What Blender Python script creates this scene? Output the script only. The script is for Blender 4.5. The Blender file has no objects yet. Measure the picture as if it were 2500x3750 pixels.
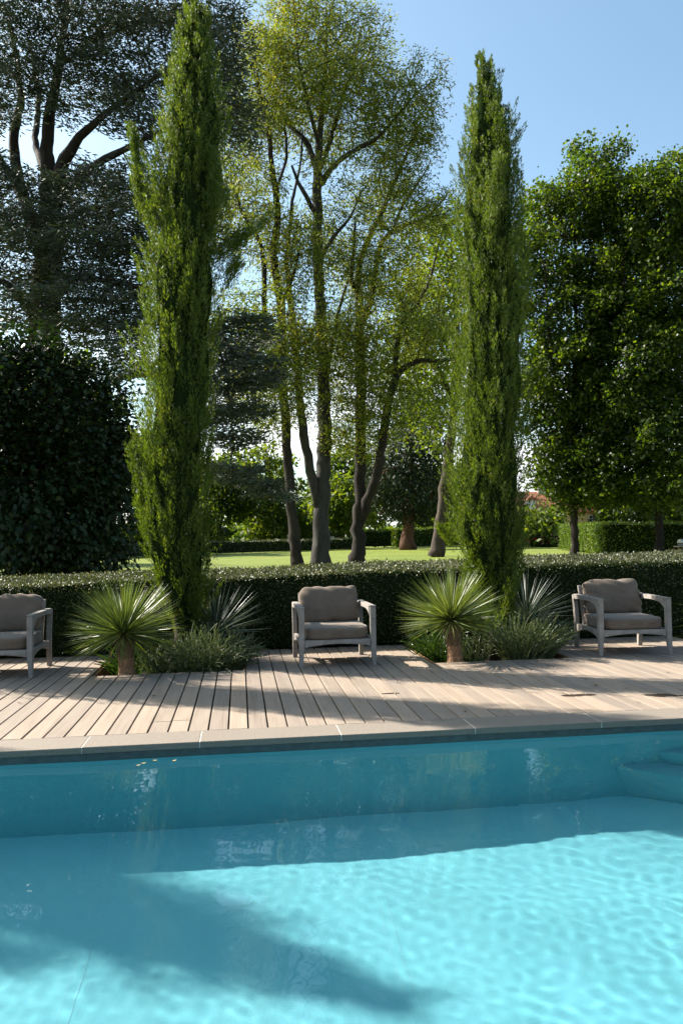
import bpy, bmesh, math, random
import numpy as np
from mathutils import Vector, Matrix
from mathutils.kdtree import KDTree

S = bpy.context.scene
COL = S.collection
random.seed(7)

# ------------------------------------------------------------------ camera
EX = Vector((0.99177944, -0.01300199, 0.12729686))
BY = Vector((-0.12675446, 0.0363612, 0.99126746))
UP = Vector((-0.01751712, -0.99925413, 0.03441423))
EYE = 1.4
cam = bpy.data.objects.new('camera', bpy.data.cameras.new('camera'))
COL.objects.link(cam); S.camera = cam
cam.matrix_world = Matrix.Translation((0, 0, EYE)) @ Matrix(
    ((EX.x, -EX.y, -EX.z), (BY.x, -BY.y, -BY.z), (UP.x, -UP.y, -UP.z))).to_4x4()
cam.data.sensor_fit = 'VERTICAL'; cam.data.sensor_height = 36; cam.data.lens = 28
cam.data.clip_end = 2000

# ------------------------------------------------------------------ light
SUN_EL, SUN_AZ = math.radians(40.0), math.radians(32.0)
sx, sy = -math.cos(SUN_AZ), math.sin(SUN_AZ)
world = bpy.data.worlds.new('World'); S.world = world; world.use_nodes = True
wn = world.node_tree; wl = wn.links
sky = wn.nodes.new('ShaderNodeTexSky'); sky.sky_type = 'NISHITA'; sky.sun_disc = False
sky.sun_elevation = SUN_EL; sky.sun_rotation = math.atan2(sx, sy)
sky.air_density = 1.0; sky.dust_density = 2.2; sky.ozone_density = 0.8
bg = wn.nodes['Background']; bg.inputs[1].default_value = 0.066
tc = wn.nodes.new('ShaderNodeTexCoord')
sep = wn.nodes.new('ShaderNodeSeparateXYZ'); wl.new(tc.outputs['Generated'], sep.inputs[0])
mp = wn.nodes.new('ShaderNodeMapping'); mp.inputs['Scale'].default_value = (3.2, 3.2, 9.0)
wl.new(tc.outputs['Generated'], mp.inputs[0])
cn = wn.nodes.new('ShaderNodeTexNoise'); cn.inputs['Scale'].default_value = 1.3; cn.inputs['Detail'].default_value = 6
cn.inputs['Roughness'].default_value = .55; wl.new(mp.outputs[0], cn.inputs[0])
cr = wn.nodes.new('ShaderNodeMapRange'); cr.interpolation_type = 'SMOOTHSTEP'
cr.inputs[1].default_value = .38; cr.inputs[2].default_value = .62; wl.new(cn.outputs[0], cr.inputs[0])
lo = wn.nodes.new('ShaderNodeMapRange'); lo.interpolation_type = 'SMOOTHSTEP'
lo.inputs[1].default_value = .34; lo.inputs[2].default_value = .10; lo.inputs[3].default_value = 0; lo.inputs[4].default_value = 1
wl.new(sep.outputs[2], lo.inputs[0])
ml = wn.nodes.new('ShaderNodeMath'); ml.operation = 'MULTIPLY'
wl.new(cr.outputs[0], ml.inputs[0]); wl.new(lo.outputs[0], ml.inputs[1])
mxs = wn.nodes.new('ShaderNodeMix'); mxs.data_type = 'RGBA'
tnt = wn.nodes.new('ShaderNodeMix'); tnt.data_type = 'RGBA'; tnt.blend_type = 'MULTIPLY'; tnt.inputs[0].default_value = 1
tnt.inputs[7].default_value = (1.18, 1.36, 1.30, 1); wl.new(sky.outputs[0], tnt.inputs[6])      # clear, slightly cyan summer blue
wl.new(ml.outputs[0], mxs.inputs[0]); wl.new(tnt.outputs[2], mxs.inputs[6])
mxs.inputs[7].default_value = (8.6, 8.8, 9.0, 1)
wl.new(mxs.outputs[2], bg.inputs[0])

sun = bpy.data.objects.new('sun', bpy.data.lights.new('sun', 'SUN')); COL.objects.link(sun)
sun.data.energy = 5.0; sun.data.angle = math.radians(0.53); sun.data.color = (1.0, .93, .82)
sun.rotation_euler = Vector((-sx * math.cos(SUN_EL), -sy * math.cos(SUN_EL), -math.sin(SUN_EL))).to_track_quat('-Z', 'Y').to_euler()
sun.data.cycles.is_caustics_light = True          # lets the sun reach the pool floor through the water
S.view_settings.view_transform = 'Standard'; S.view_settings.look = 'None'
S.view_settings.exposure = 1.62; S.view_settings.gamma = 1
S.cycles.use_denoising = True; S.cycles.max_bounces = 10; S.cycles.transparent_max_bounces = 8
S.cycles.transmission_bounces = 6; S.cycles.sample_clamp_indirect = 6

# ------------------------------------------------------------------ layout helpers
def ray(u, v):
    d = Vector((u - 1250, v - 1875, 2917)); return Vector((EX.dot(d), BY.dot(d), UP.dot(d)))
def P(x, y, Y):                                   # a spot traced on a 1568-wide print, at the distance Y in metres
    r = ray(x * 2500 / 1568, y * 2500 / 1568); r = r * (Y / r.y); return np.array((r.x, r.y, r.z + EYE))
def G(u, v, z=0.0):                               # a spot on the ground
    r = ray(u, v); t = (z - EYE) / r.z; return np.array((r.x * t, r.y * t, z))

# ------------------------------------------------------------------ object helpers
def link(name, me, parent=None):
    o = bpy.data.objects.new(name, me); COL.objects.link(o)
    if parent is not None: o.parent = parent
    return o
def thing(name, label, cat, loc=(0, 0, 0), rz=0, group=None):
    o = bpy.data.objects.new(name, None); COL.objects.link(o); o.location = loc; o.rotation_euler = (0, 0, rz)
    o.empty_display_size = .2
    return tag(o, label, cat, group)
def tag(o, label, cat, group=None, kind=None):
    o['label'] = label; o['category'] = cat
    if group: o['group'] = group
    if kind: o['kind'] = kind
    return o
def npmesh(name, V, F, mats, smooth=False, midx=None):
    V = np.ascontiguousarray(V, np.float32); F = np.asarray(F)
    me = bpy.data.meshes.new(name); n, k = F.shape
    me.vertices.add(len(V)); me.vertices.foreach_set('co', V.ravel())
    me.loops.add(n * k); me.loops.foreach_set('vertex_index', F.astype(np.int32).ravel())
    me.polygons.add(n); me.polygons.foreach_set('loop_start', np.arange(0, n * k, k, dtype=np.int32))
    me.polygons.foreach_set('loop_total', np.full(n, k, np.int32))
    for m in (mats if isinstance(mats, (list, tuple)) else [mats]): me.materials.append(m)
    if midx is not None: me.polygons.foreach_set('material_index', np.asarray(midx, np.int32))
    if smooth: me.polygons.foreach_set('use_smooth', np.ones(n, bool))
    me.update(calc_edges=True); return me
def pymesh(name, V, F, mat, smooth=False):
    me = bpy.data.meshes.new(name); me.from_pydata([tuple(map(float, v)) for v in V], [], F); me.materials.append(mat)
    if smooth: me.polygons.foreach_set('use_smooth', [True] * len(F))
    me.update(); return me
class MB:                                         # collects boxes, prisms and tubes into one mesh
    def __init__(s): s.v = []; s.f = []
    def add(s, V, F):
        o = len(s.v); s.v += [tuple(map(float, p)) for p in V]; s.f += [tuple(i + o for i in f) for f in F]; return s
    def box(s, a, b):
        x0, y0, z0 = a; x1, y1, z1 = b
        return s.add([(x0, y0, z0), (x1, y0, z0), (x1, y1, z0), (x0, y1, z0), (x0, y0, z1), (x1, y0, z1), (x1, y1, z1), (x0, y1, z1)],
                     [(0, 3, 2, 1), (4, 5, 6, 7), (0, 1, 5, 4), (1, 2, 6, 5), (2, 3, 7, 6), (3, 0, 4, 7)])
    def bbox(s, a, b, e=.004):                    # box with chamfered edges
        bm = bmesh.new(); bmesh.ops.create_cube(bm, size=1)
        for v in bm.verts: v.co = Vector([(a[i] + b[i]) / 2 + v.co[i] * (b[i] - a[i]) for i in range(3)])
        bmesh.ops.bevel(bm, geom=bm.edges[:], offset=e, segments=1, affect='EDGES')
        bm.verts.index_update(); s.add([v.co[:] for v in bm.verts], [tuple(v.index for v in f.verts) for f in bm.faces]); bm.free(); return s
    def loft(s, rings, cap=True):                 # list of equal rings of points
        k = len(rings[0]); V = [p for r in rings for p in r]; F = []
        for i in range(len(rings) - 1):
            for j in range(k):
                a, b = i * k + j, i * k + (j + 1) % k; F.append((a, b, b + k, a + k))
        if cap: F += [tuple(range(k - 1, -1, -1)), tuple((len(rings) - 1) * k + j for j in range(k))]
        return s.add(V, F)
    def tube(s, pts, rad, k=8, cap=True, jit=0): return s.loft(tube_rings(pts, rad, k, jit), cap)
    def build(s, name, mat, parent=None, smooth=False, bevel=0):
        me = pymesh(name, s.v, s.f, mat, smooth)
        if bevel:
            bm = bmesh.new(); bm.from_mesh(me); bmesh.ops.recalc_face_normals(bm, faces=bm.faces)
            ed = [e for e in bm.edges if len(e.link_faces) == 2 and e.calc_face_angle(0) > .6]
            bmesh.ops.bevel(bm, geom=ed, offset=bevel, segments=2, affect='EDGES'); bm.to_mesh(me); bm.free()
        return link(name, me, parent)
def tube_rings(pts, rad, k, jit=0):
    pts = [Vector(p) for p in pts]; rings = []; n = len(pts); ref = Vector((1, 0, 0))
    for i in range(n):
        t = (pts[min(i + 1, n - 1)] - pts[max(i - 1, 0)]).normalized()
        a = ref - t * ref.dot(t)
        if a.length < .1: a = Vector((0, 1, 0)) - t * t.y
        a.normalize(); b = t.cross(a); ref = a
        r = rad[i] if hasattr(rad, '__len__') else rad
        rings.append([pts[i] + (a * math.cos(2 * math.pi * j / k) + b * math.sin(2 * math.pi * j / k)) * r * (1 + random.uniform(-jit, jit)) for j in range(k)])
    return rings
def copy_tree(o, parent=None):
    c = o.copy(); COL.objects.link(c); c.parent = parent
    for ch in [x for x in bpy.data.objects if x.parent == o]: copy_tree(ch, c)
    return c

# ------------------------------------------------------------------ materials
def new_mat(n):
    m = bpy.data.materials.new(n); m.use_nodes = True; t = m.node_tree
    return m, t, t.nodes['Principled BSDF'], t.links
def setp(p, **k):
    for a, b in k.items(): p.inputs[a.replace('_', ' ')].default_value = b
TONE = .73                                        # common reflectance level for the bright exposure
def ramp(t, src, stops, k=None):
    k = TONE if k is None else k; stops = [(a, tuple(v * k for v in c)) for a, c in stops]
    r = t.nodes.new('ShaderNodeValToRGB'); e = r.color_ramp.elements
    e[0].position, e[0].color = stops[0][0], (*stops[0][1], 1); e[1].position, e[1].color = stops[-1][0], (*stops[-1][1], 1)
    for s, c in stops[1:-1]: q = e.new(s); q.color = (*c, 1)
    t.links.new(src, r.inputs[0]); return r
def noise(t, scale, detail=4, vec=None, rough=.55, mscale=None):
    n = t.nodes.new('ShaderNodeTexNoise'); n.inputs['Scale'].default_value = scale; n.inputs['Detail'].default_value = detail
    n.inputs['Roughness'].default_value = rough
    if vec is not None:
        if mscale:
            m = t.nodes.new('ShaderNodeMapping'); m.inputs['Scale'].default_value = mscale; t.links.new(vec, m.inputs[0]); vec = m.outputs[0]
        t.links.new(vec, n.inputs[0])
    return n
def bump(t, p, h, strength=.3, dist=.02):
    b = t.nodes.new('ShaderNodeBump'); b.inputs['Strength'].default_value = strength; b.inputs['Distance'].default_value = dist
    t.links.new(h, b.inputs['Height']); t.links.new(b.outputs[0], p.inputs['Normal']); return b
def math_n(t, op, a, b=None, clamp=False):
    m = t.nodes.new('ShaderNodeMath'); m.operation = op; m.use_clamp = clamp
    for i, q in enumerate((a, b)):
        if q is None: continue
        if isinstance(q, (int, float)): m.inputs[i].default_value = q
        else: t.links.new(q, m.inputs[i])
    return m.outputs[0]
def mixc(t, f, a, b, mode='MIX'):
    m = t.nodes.new('ShaderNodeMix'); m.data_type = 'RGBA'; m.blend_type = mode
    for i, q in ((0, f), (6, a), (7, b)):
        if isinstance(q, (int, float)): m.inputs[i].default_value = q
        elif isinstance(q, tuple): m.inputs[i].default_value = (*q, 1)
        else: t.links.new(q, m.inputs[i])
    return m.outputs[2]
def geo(t): return t.nodes.new('ShaderNodeNewGeometry')
def leaf_mat(name, cols, trans=.35, tcol=None, rough=.5, spec=.35, big=2.0):
    m, t, p, l = new_mat(name); g = geo(t)
    big_n = noise(t, big, 2, g.outputs['Position'])
    f = math_n(t, 'ADD', math_n(t, 'MULTIPLY', g.outputs['Random Per Island'], .7), math_n(t, 'MULTIPLY', math_n(t, 'SUBTRACT', big_n.outputs[0], .3), .75), True)
    r = ramp(t, f, [(i / (len(cols) - 1), c) for i, c in enumerate(cols)])
    l.new(r.outputs[0], p.inputs['Base Color']); setp(p, Roughness=rough, Specular_IOR_Level=spec)
    tr = t.nodes.new('ShaderNodeBsdfTranslucent')
    tcm = mixc(t, 1.0, r.outputs[0], tcol or (1.9, 1.75, .7), 'MULTIPLY'); l.new(tcm, tr.inputs[0])
    mx = t.nodes.new('ShaderNodeMixShader'); mx.inputs[0].default_value = trans
    l.new(p.outputs[0], mx.inputs[1]); l.new(tr.outputs[0], mx.inputs[2]); l.new(mx.outputs[0], t.nodes['Material Output'].inputs[0])
    return m
def bark_mat(name, c0, c1, sc=6):
    m, t, p, l = new_mat(name); g = geo(t)
    n = noise(t, sc, 6, g.outputs['Position'], .65, (1, 1, .16)); n2 = noise(t, sc * .25, 3, g.outputs['Position'])
    r = ramp(t, math_n(t, 'ADD', math_n(t, 'MULTIPLY', n.outputs[0], .75), math_n(t, 'MULTIPLY', n2.outputs[0], .25)), [(.32, c0), (.68, c1)])
    l.new(r.outputs[0], p.inputs['Base Color']); setp(p, Roughness=.9, Specular_IOR_Level=.2); bump(t, p, n.outputs[0], .9, .06); return m
def plain(name, c, rough=.6, spec=.4, nz=0, nscale=20, bmp=0, metal=0):
    m, t, p, l = new_mat(name); setp(p, Roughness=rough, Specular_IOR_Level=spec, Metallic=metal); g = geo(t)
    n = noise(t, nscale, 5, g.outputs['Position'])
    r = ramp(t, n.outputs[0], [(.3, tuple(x * (1 - nz) for x in c)), (.7, tuple(x * (1 + nz) for x in c))]); l.new(r.outputs[0], p.inputs['Base Color'])
    if bmp: bump(t, p, n.outputs[0], bmp, .01)
    return m

def deck_mat():
    m, t, p, l = new_mat('deck_wood'); g = geo(t); oi = t.nodes.new('ShaderNodeObjectInfo')
    pos = g.outputs['Position']
    off = t.nodes.new('ShaderNodeVectorMath'); off.operation = 'ADD'; l.new(pos, off.inputs[0])
    sc = t.nodes.new('ShaderNodeVectorMath'); sc.operation = 'SCALE'; l.new(oi.outputs['Location'], sc.inputs[0]); sc.inputs['Scale'].default_value = 7.3
    l.new(sc.outputs[0], off.inputs[1])
    grain = noise(t, 34, 7, off.outputs[0], .65, (1, .045, 1)); band = noise(t, 7, 3, off.outputs[0], .5, (1, .12, 1))
    warp = noise(t, 2.2, 3, off.outputs[0], .5, (1.4, .35, 1))
    wv = t.nodes.new('ShaderNodeTexWave'); wv.wave_type = 'BANDS'; wv.bands_direction = 'X'; wv.inputs['Scale'].default_value = 13; wv.inputs['Distortion'].default_value = 9
    wv.inputs['Detail'].default_value = 2; wv.inputs['Detail Scale'].default_value = .5
    mm = t.nodes.new('ShaderNodeMapping'); mm.inputs['Scale'].default_value = (1, .1, 1); l.new(off.outputs[0], mm.inputs[0]); l.new(mm.outputs[0], wv.inputs[0])
    h = math_n(t, 'ADD', math_n(t, 'MULTIPLY', grain.outputs[0], .5), math_n(t, 'ADD', math_n(t, 'MULTIPLY', band.outputs[0], .43), math_n(t, 'MULTIPLY', wv.outputs[0], .07)))
    r = ramp(t, h, [(.28, (.222, .168, .122)), (.5, (.345, .275, .213)), (.72, (.425, .35, .278))])
    tone = ramp(t, oi.outputs['Random'], [(0, (.82, .82, .84)), (.5, (1, .98, .96)), (1, (1.1, 1.05, 1.0))], 1)
    c = mixc(t, 1.0, r.outputs[0], tone.outputs[0], 'MULTIPLY')
    gr = noise(t, .8, 4, pos); c = mixc(t, math_n(t, 'MULTIPLY', gr.outputs[0], .35), c, (.21, .18, .16))
    # dark scuffs and two wet splashes at the pool end of the boards
    spk = noise(t, 5.5, 5, pos, .7, (1, 1.6, 1)); spm = t.nodes.new('ShaderNodeMapRange'); spm.inputs[1].default_value = .70; spm.inputs[2].default_value = .76
    l.new(spk.outputs[0], spm.inputs[0]); c = mixc(t, math_n(t, 'MULTIPLY', spm.outputs[0], .55), c, (.09, .08, .075))
    sp = t.nodes.new('ShaderNodeSeparateXYZ'); l.new(pos, sp.inputs[0]); wob = noise(t, 9, 3, pos)
    tot = None
    for (cx, cy, a, b, k) in ((2.93, 6.71, .17, .055, 0), (3.62, 6.56, .17, .07, -.25), (3.86, 6.36, .2, .05, -.35), (4.1, 6.2, .3, .045, -.1), (1.34, 7.15, .09, .03, 0)):
        dx = math_n(t, 'SUBTRACT', sp.outputs[0], cx); dy = math_n(t, 'SUBTRACT', sp.outputs[1], cy)
        dy = math_n(t, 'SUBTRACT', dy, math_n(t, 'MULTIPLY', dx, k))
        q = math_n(t, 'ADD', math_n(t, 'POWER', math_n(t, 'DIVIDE', dx, a), 2), math_n(t, 'POWER', math_n(t, 'DIVIDE', dy, b), 2))
        q = math_n(t, 'ADD', q, math_n(t, 'MULTIPLY', math_n(t, 'SUBTRACT', wob.outputs[0], .5), 2.2))
        w = t.nodes.new('ShaderNodeMapRange'); w.inputs[1].default_value = 1.0; w.inputs[2].default_value = .8; l.new(q, w.inputs[0])
        tot = w.outputs[0] if tot is None else math_n(t, 'MAXIMUM', tot, w.outputs[0])
    c = mixc(t, tot, c, mixc(t, 1.0, c, (.16, .15, .15), 'MULTIPLY'))
    l.new(c, p.inputs['Base Color'])
    l.new(math_n(t, 'SUBTRACT', .72, math_n(t, 'MULTIPLY', tot, .5)), p.inputs['Roughness']); setp(p, Specular_IOR_Level=.3)
    bump(t, p, h, .35, .006); return m
def teak_mat():
    m, t, p, l = new_mat('weathered_teak'); tcx = t.nodes.new('ShaderNodeTexCoord'); o = tcx.outputs['Object']
    gr = noise(t, 40, 6, o, .7, (1, 1, .12)); g2 = noise(t, 9, 4, o); g3 = noise(t, 40, 6, o, .7, (.12, 1, 1))
    h = math_n(t, 'ADD', math_n(t, 'MULTIPLY', math_n(t, 'MAXIMUM', gr.outputs[0], g3.outputs[0]), .6), math_n(t, 'MULTIPLY', g2.outputs[0], .4))
    r = ramp(t, h, [(.35, (.22, .19, .165)), (.55, (.36, .325, .295)), (.75, (.47, .44, .41))])
    l.new(r.outputs[0], p.inputs['Base Color']); setp(p, Roughness=.8, Specular_IOR_Level=.25); bump(t, p, h, .3, .004); return m
def fabric_mat():
    m, t, p, l = new_mat('taupe_canvas'); tcx = t.nodes.new('ShaderNodeTexCoord'); o = tcx.outputs['Object']
    n = noise(t, 6, 4, o); w = noise(t, 260, 2, o)
    r = ramp(t, n.outputs[0], [(.3, (.17, .125, .092)), (.7, (.215, .163, .122))]); l.new(r.outputs[0], p.inputs['Base Color'])
    setp(p, Roughness=.9, Specular_IOR_Level=.15, Sheen_Weight=.2); bump(t, p, w.outputs[0], .15, .002); return m
def granite_mat():
    m, t, p, l = new_mat('flamed_granite'); g = geo(t); pos = g.outputs['Position']
    n = noise(t, 150, 3, pos, .7); n2 = noise(t, 3, 4, pos)
    r = ramp(t, n.outputs[0], [(.35, (.10, .088, .075)), (.5, (.25, .212, .175)), (.66, (.37, .32, .265))])
    c = mixc(t, math_n(t, 'MULTIPLY', n2.outputs[0], .4), r.outputs[0], (.205, .168, .133)); l.new(c, p.inputs['Base Color'])
    setp(p, Roughness=.75, Specular_IOR_Level=.3); bump(t, p, n.outputs[0], .4, .004); return m
def liner_mat():
    m, t, p, l = new_mat('pool_liner'); g = geo(t); n = noise(t, 1.1, 4, g.outputs['Position']); n2 = noise(t, 60, 2, g.outputs['Position'])
    r = ramp(t, n.outputs[0], [(.3, (.152, .455, .525)), (.7, (.17, .48, .55))], .84)
    l.new(mixc(t, math_n(t, 'MULTIPLY', n2.outputs[0], .08), r.outputs[0], (.14, .37, .42)), p.inputs['Base Color']); setp(p, Roughness=.6, Specular_IOR_Level=.2); return m
def water_mat():
    m, t, p, l = new_mat('pool_water'); setp(p, Base_Color=(.90, .985, 1, 1), Roughness=0, IOR=1.333, Transmission_Weight=1); return m
def lawn_mat():
    m, t, p, l = new_mat('mown_grass'); g = geo(t); pos = g.outputs['Position']
    a = noise(t, .12, 4, pos); b = noise(t, 6, 5, pos, .7); cfine = noise(t, 40, 3, pos, .7)
    h = math_n(t, 'ADD', math_n(t, 'MULTIPLY', a.outputs[0], .4), math_n(t, 'ADD', math_n(t, 'MULTIPLY', b.outputs[0], .3), math_n(t, 'MULTIPLY', cfine.outputs[0], .3)))
    r = ramp(t, h, [(.3, (.10, .15, .018)), (.5, (.19, .235, .03)), (.7, (.27, .30, .05))]); l.new(r.outputs[0], p.inputs['Base Color'])
    setp(p, Roughness=.7, Specular_IOR_Level=.2); bump(t, p, cfine.outputs[0], .8, .05); return m

M = {}
M['deck'] = deck_mat(); M['teak'] = teak_mat(); M['fabric'] = fabric_mat(); M['granite'] = granite_mat()
M['liner'] = liner_mat(); M['water'] = water_mat(); M['lawn'] = lawn_mat()
M['grout'] = plain('pale_grout', (.62, .58, .53), .9, .2, .1)
M['seam'] = plain('liner_weld', (.21, .54, .62), .5, .3, .05)
M['recess'] = plain('grey_rail', (.10, .115, .12), .6, .3, .2)
M['soil'] = plain('dark_soil', (.02, .015, .011), .95, .1, .4, 30, .8)
M['inner_wood'] = plain('planter_boards', (.26, .14, .06), .8, .2, .2)
M['twigs'] = plain('inner_twigs', (.016, .027, .008), 1.0, .0, .5, 40, .6)  # twig core coloured near black to paint in shade between the plumes
M['cypress'] = leaf_mat('cypress_sprays', [(.034, .072, .009), (.066, .118, .014), (.118, .172, .023), (.19, .225, .046)], .45, (1.65, 1.55, .45), .5, .3, 3.2)
M['cone'] = plain('cypress_cones', (.22, .19, .14), .8, .2, .2)
M['box'] = leaf_mat('hedge_leaves', [(.03, .042, .014), (.065, .08, .03), (.21, .20, .105)], .25, (1.5, 1.5, .7), .52, .6, 1.2)
M['robinia'] = leaf_mat('robinia_leaves', [(.062, .11, .014), (.105, .16, .02), (.17, .205, .028), (.26, .24, .06)], .5, (1.9, 1.7, .6), .55, .3, .35)
M['cedar'] = leaf_mat('cedar_needles', [(.026, .044, .034), (.045, .066, .05), (.068, .086, .066), (.10, .105, .06)], .18, (1.4, 1.4, .8), .6, .25, .35)
M['bush'] = leaf_mat('broad_dark_leaves', [(.009, .02, .006), (.016, .034, .009), (.026, .05, .013)], .2, (1.6, 1.7, .6), .5, .3, .8)
M['lime'] = leaf_mat('lime_leaves', [(.015, .036, .005), (.031, .065, .008), (.07, .118, .014), (.145, .185, .026)], .55, (2.1, 1.95, .5), .45, .35, .3)
M['pale'] = leaf_mat('pale_tree_leaves', [(.06, .11, .014), (.10, .155, .02), (.16, .20, .03)], .5, (2.0, 1.8, .5), .55, .3, .25)
M['conifer'] = leaf_mat('dark_conifer_sprays', [(.012, .026, .010), (.024, .042, .014), (.04, .06, .02)], .15, (1.4, 1.4, .7), .6, .25, .3)
M['hornbeam'] = leaf_mat('clipped_hornbeam', [(.06, .115, .012), (.11, .18, .016), (.17, .235, .026)], .3, (1.7, 1.6, .5), .5, .3, .5)
M['yucca'] = leaf_mat('yucca_blades', [(.085, .135, .045), (.14, .19, .06), (.23, .255, .09)], .3, (1.6, 1.6, .5), .36, .55, 1.5)
M['yucca_blue'] = leaf_mat('blue_yucca_blades', [(.05, .075, .055), (.08, .11, .08), (.12, .15, .11)], .2, (1.4, 1.4, .8), .4, .5, 1.5)
M['dry'] = plain('dry_leaf', (.30, .075, .03), .8, .2, .2)
M['straw'] = plain('old_leaf_skirt', (.16, .13, .075), .9, .1, .4, 40)
M['lavender'] = leaf_mat('rosemary_stems', [(.022, .045, .012), (.04, .072, .02), (.075, .11, .04)], .25, (1.5, 1.5, .7), .5, .35, 2)
M['pale_stem'] = leaf_mat('rosemary_pale_stems', [(.09, .12, .05), (.15, .18, .085), (.24, .26, .15)], .2, (1.4, 1.4, .7), .5, .35, 2)
M['strap'] = leaf_mat('strappy_leaves', [(.022, .05, .010), (.036, .075, .015), (.055, .10, .022)], .3, (1.6, 1.6, .5), .4, .45, 2)
M['bark_grey'] = bark_mat('grey_ridged_bark', (.022, .02, .019), (.085, .078, .075), 5)
M['bark_dark'] = bark_mat('dark_bark', (.014, .011, .009), (.048, .038, .032), 4)
M['bark_red'] = bark_mat('red_fibrous_bark', (.05, .026, .016), (.17, .085, .05), 3)
M['bark_tan'] = bark_mat('tan_bark', (.035, .027, .021), (.12, .092, .072), 4)
M['roof'] = plain('terracotta_tiles', (.36, .15, .085), .85, .2, .35, 3)
M['ochre'] = plain('ochre_render', (.52, .36, .17), .9, .2, .12, 2)
M['white'] = plain('white_paint', (.75, .72, .68), .7, .3, .06)
M['stonewall'] = plain('pale_stone', (.5, .45, .38), .9, .2, .15, 4)
M['glass'] = plain('window_glass', (.03, .035, .04), .08, .6)
M['darkdoor'] = plain('dark_opening', (.03, .018, .012), .8, .2)
M['steel'] = plain('brushed_steel', (.55, .57, .6), .35, .5, .05, 20, 0, .8)
M['wood'] = plain('cart_wood', (.36, .27, .17), .7, .3, .15, 15)
M['red'] = plain('red_petals', (.55, .015, .04), .6, .3, .2); M['pink'] = plain('pink_petals', (.7, .35, .4), .6, .3, .2)
M['litter'] = plain('dry_litter', (.13, .075, .035), .8, .2, .3)
M['petal'] = plain('yellow_leaf', (.55, .38, .12), .6, .3, .2)
M['paving'] = plain('pale_paving', (.42, .38, .33), .85, .2, .12, 6, .2)

# ------------------------------------------------------------------ setting
def struct(o): o['kind'] = 'structure'; return o
X0, X1, Y0, Y1 = -7.0, 9.0, -3.0, 10.4            # the terrace opening in the lawn
far = 700
lv = [(-far, -60, -.03), (far, -60, -.03), (far, far, -.03), (-far, far, -.03), (X0, Y0, -.03), (X1, Y0, -.03), (X1, Y1, -.03), (X0, Y1, -.03)]
struct(link('lawn', pymesh('lawn', lv, [(0, 1, 5, 4), (1, 2, 6, 5), (2, 3, 7, 6), (3, 0, 4, 7)], M['lawn'])))
# ground below the boards and the paving on the near side
struct(link('terrace_ground', pymesh('terrace_ground', [(X0, 7.3, -.14), (X1, 7.3, -.14), (X1, 11.5, -.14), (X0, 11.5, -.14)], [(0, 1, 2, 3)], M['soil'])))
struct(MB().box((X0, 6.041, -.139), (X1, 7.3, -.05)).build('deck_bed', M['soil']))
PX0, PX1, PY0, PY1, PZ, WZ = -6.5, 5.2, .75, 5.75, -1.385, -.085
YF = 5.567                                        # the wall's lean and shallow floor are shaped to place the sunlight's shadow line
wall_y = lambda z: PY1 - (PY1 - YF) * (WZ - z) / (WZ - PZ)
struct(MB().box((X0, Y0, -.2), (X1, PY0 - .31, -.004)).build('near_paving', M['paving']))
struct(MB().box((X0, PY0 - .31, -.2), (PX0 - .02, 5.71, -.004)).build('side_paving', M['paving']))
struct(MB().box((PX1 + .02, PY0 - .31, -.2), (X1, 5.71, -.004)).build('side_paving', M['paving']))
# pool basin: floor, walls and the corner steps
pool = MB()
pool.add([(PX0, PY0, PZ), (PX1, PY0, PZ), (PX1, YF, PZ), (PX0, YF, PZ), (PX0, PY0, -.07), (PX1, PY0, -.07), (PX1, PY1, -.07), (PX0, PY1, -.07)],
         [(3, 2, 6, 7), (1, 0, 4, 5), (0, 3, 7, 4), (2, 1, 5, 6)])
basin = struct(pool.build('pool_basin', M['liner']))
pfl = MB().add([(PX0, PY0, PZ), (PX1, PY0, PZ), (PX1, YF, PZ), (PX0, YF, PZ)], [(0, 1, 2, 3)]).build('floor', M['liner'], basin); pfl.cycles.is_caustics_receiver = True
for i, (c_, zt) in enumerate(((8.36, -.855), (8.76, -.585), (9.16, -.32))):
    zb = (PZ, -.855, -.585)[i]; e = .004 * (3 - i); xs = c_ - PY1; L = min(PX1 - xs, 2.6)
    a = [(xs, PY1 - e), (PX1 - e, PY1 - e), (PX1 - e, PY1 - L), (xs + L - e, PY1 - L)]
    MB().loft([[(x, y, zb + .003) for x, y in a], [(x, y, zt) for x, y in a]]).build('pool_step', M['liner'], basin, bevel=.012)
    MB().tube([(c_ - wall_y(z_) - .006, wall_y(z_) - .004, z_) for z_ in (zb + .01, zt)], .007, 6).build('corner_weld', M['seam'], basin)
for x in (-4.05, -2.40, -.80, .76, 2.30):         # welded laps between the strips of liner
    o = MB().box((x - .026, PY0 + .01, PZ + .0005), (x + .026, YF - .004, PZ + .0014)).build('liner_strip_seam', M['liner'], basin); o.cycles.is_caustics_receiver = True
    for s_ in (-1, 1):
        o = MB().box((x + s_ * .026 - .003, PY0 + .01, PZ + .001), (x + s_ * .026 + .003, YF - .006, PZ + .0022)).build('weld_bead', M['seam'], basin)
        o.cycles.is_caustics_receiver = True
o = MB().box((PX0, PY1 - .012, -.145), (PX1, PY1 + .03, -.04)).build('waterline_rail', M['recess'], basin)
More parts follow.
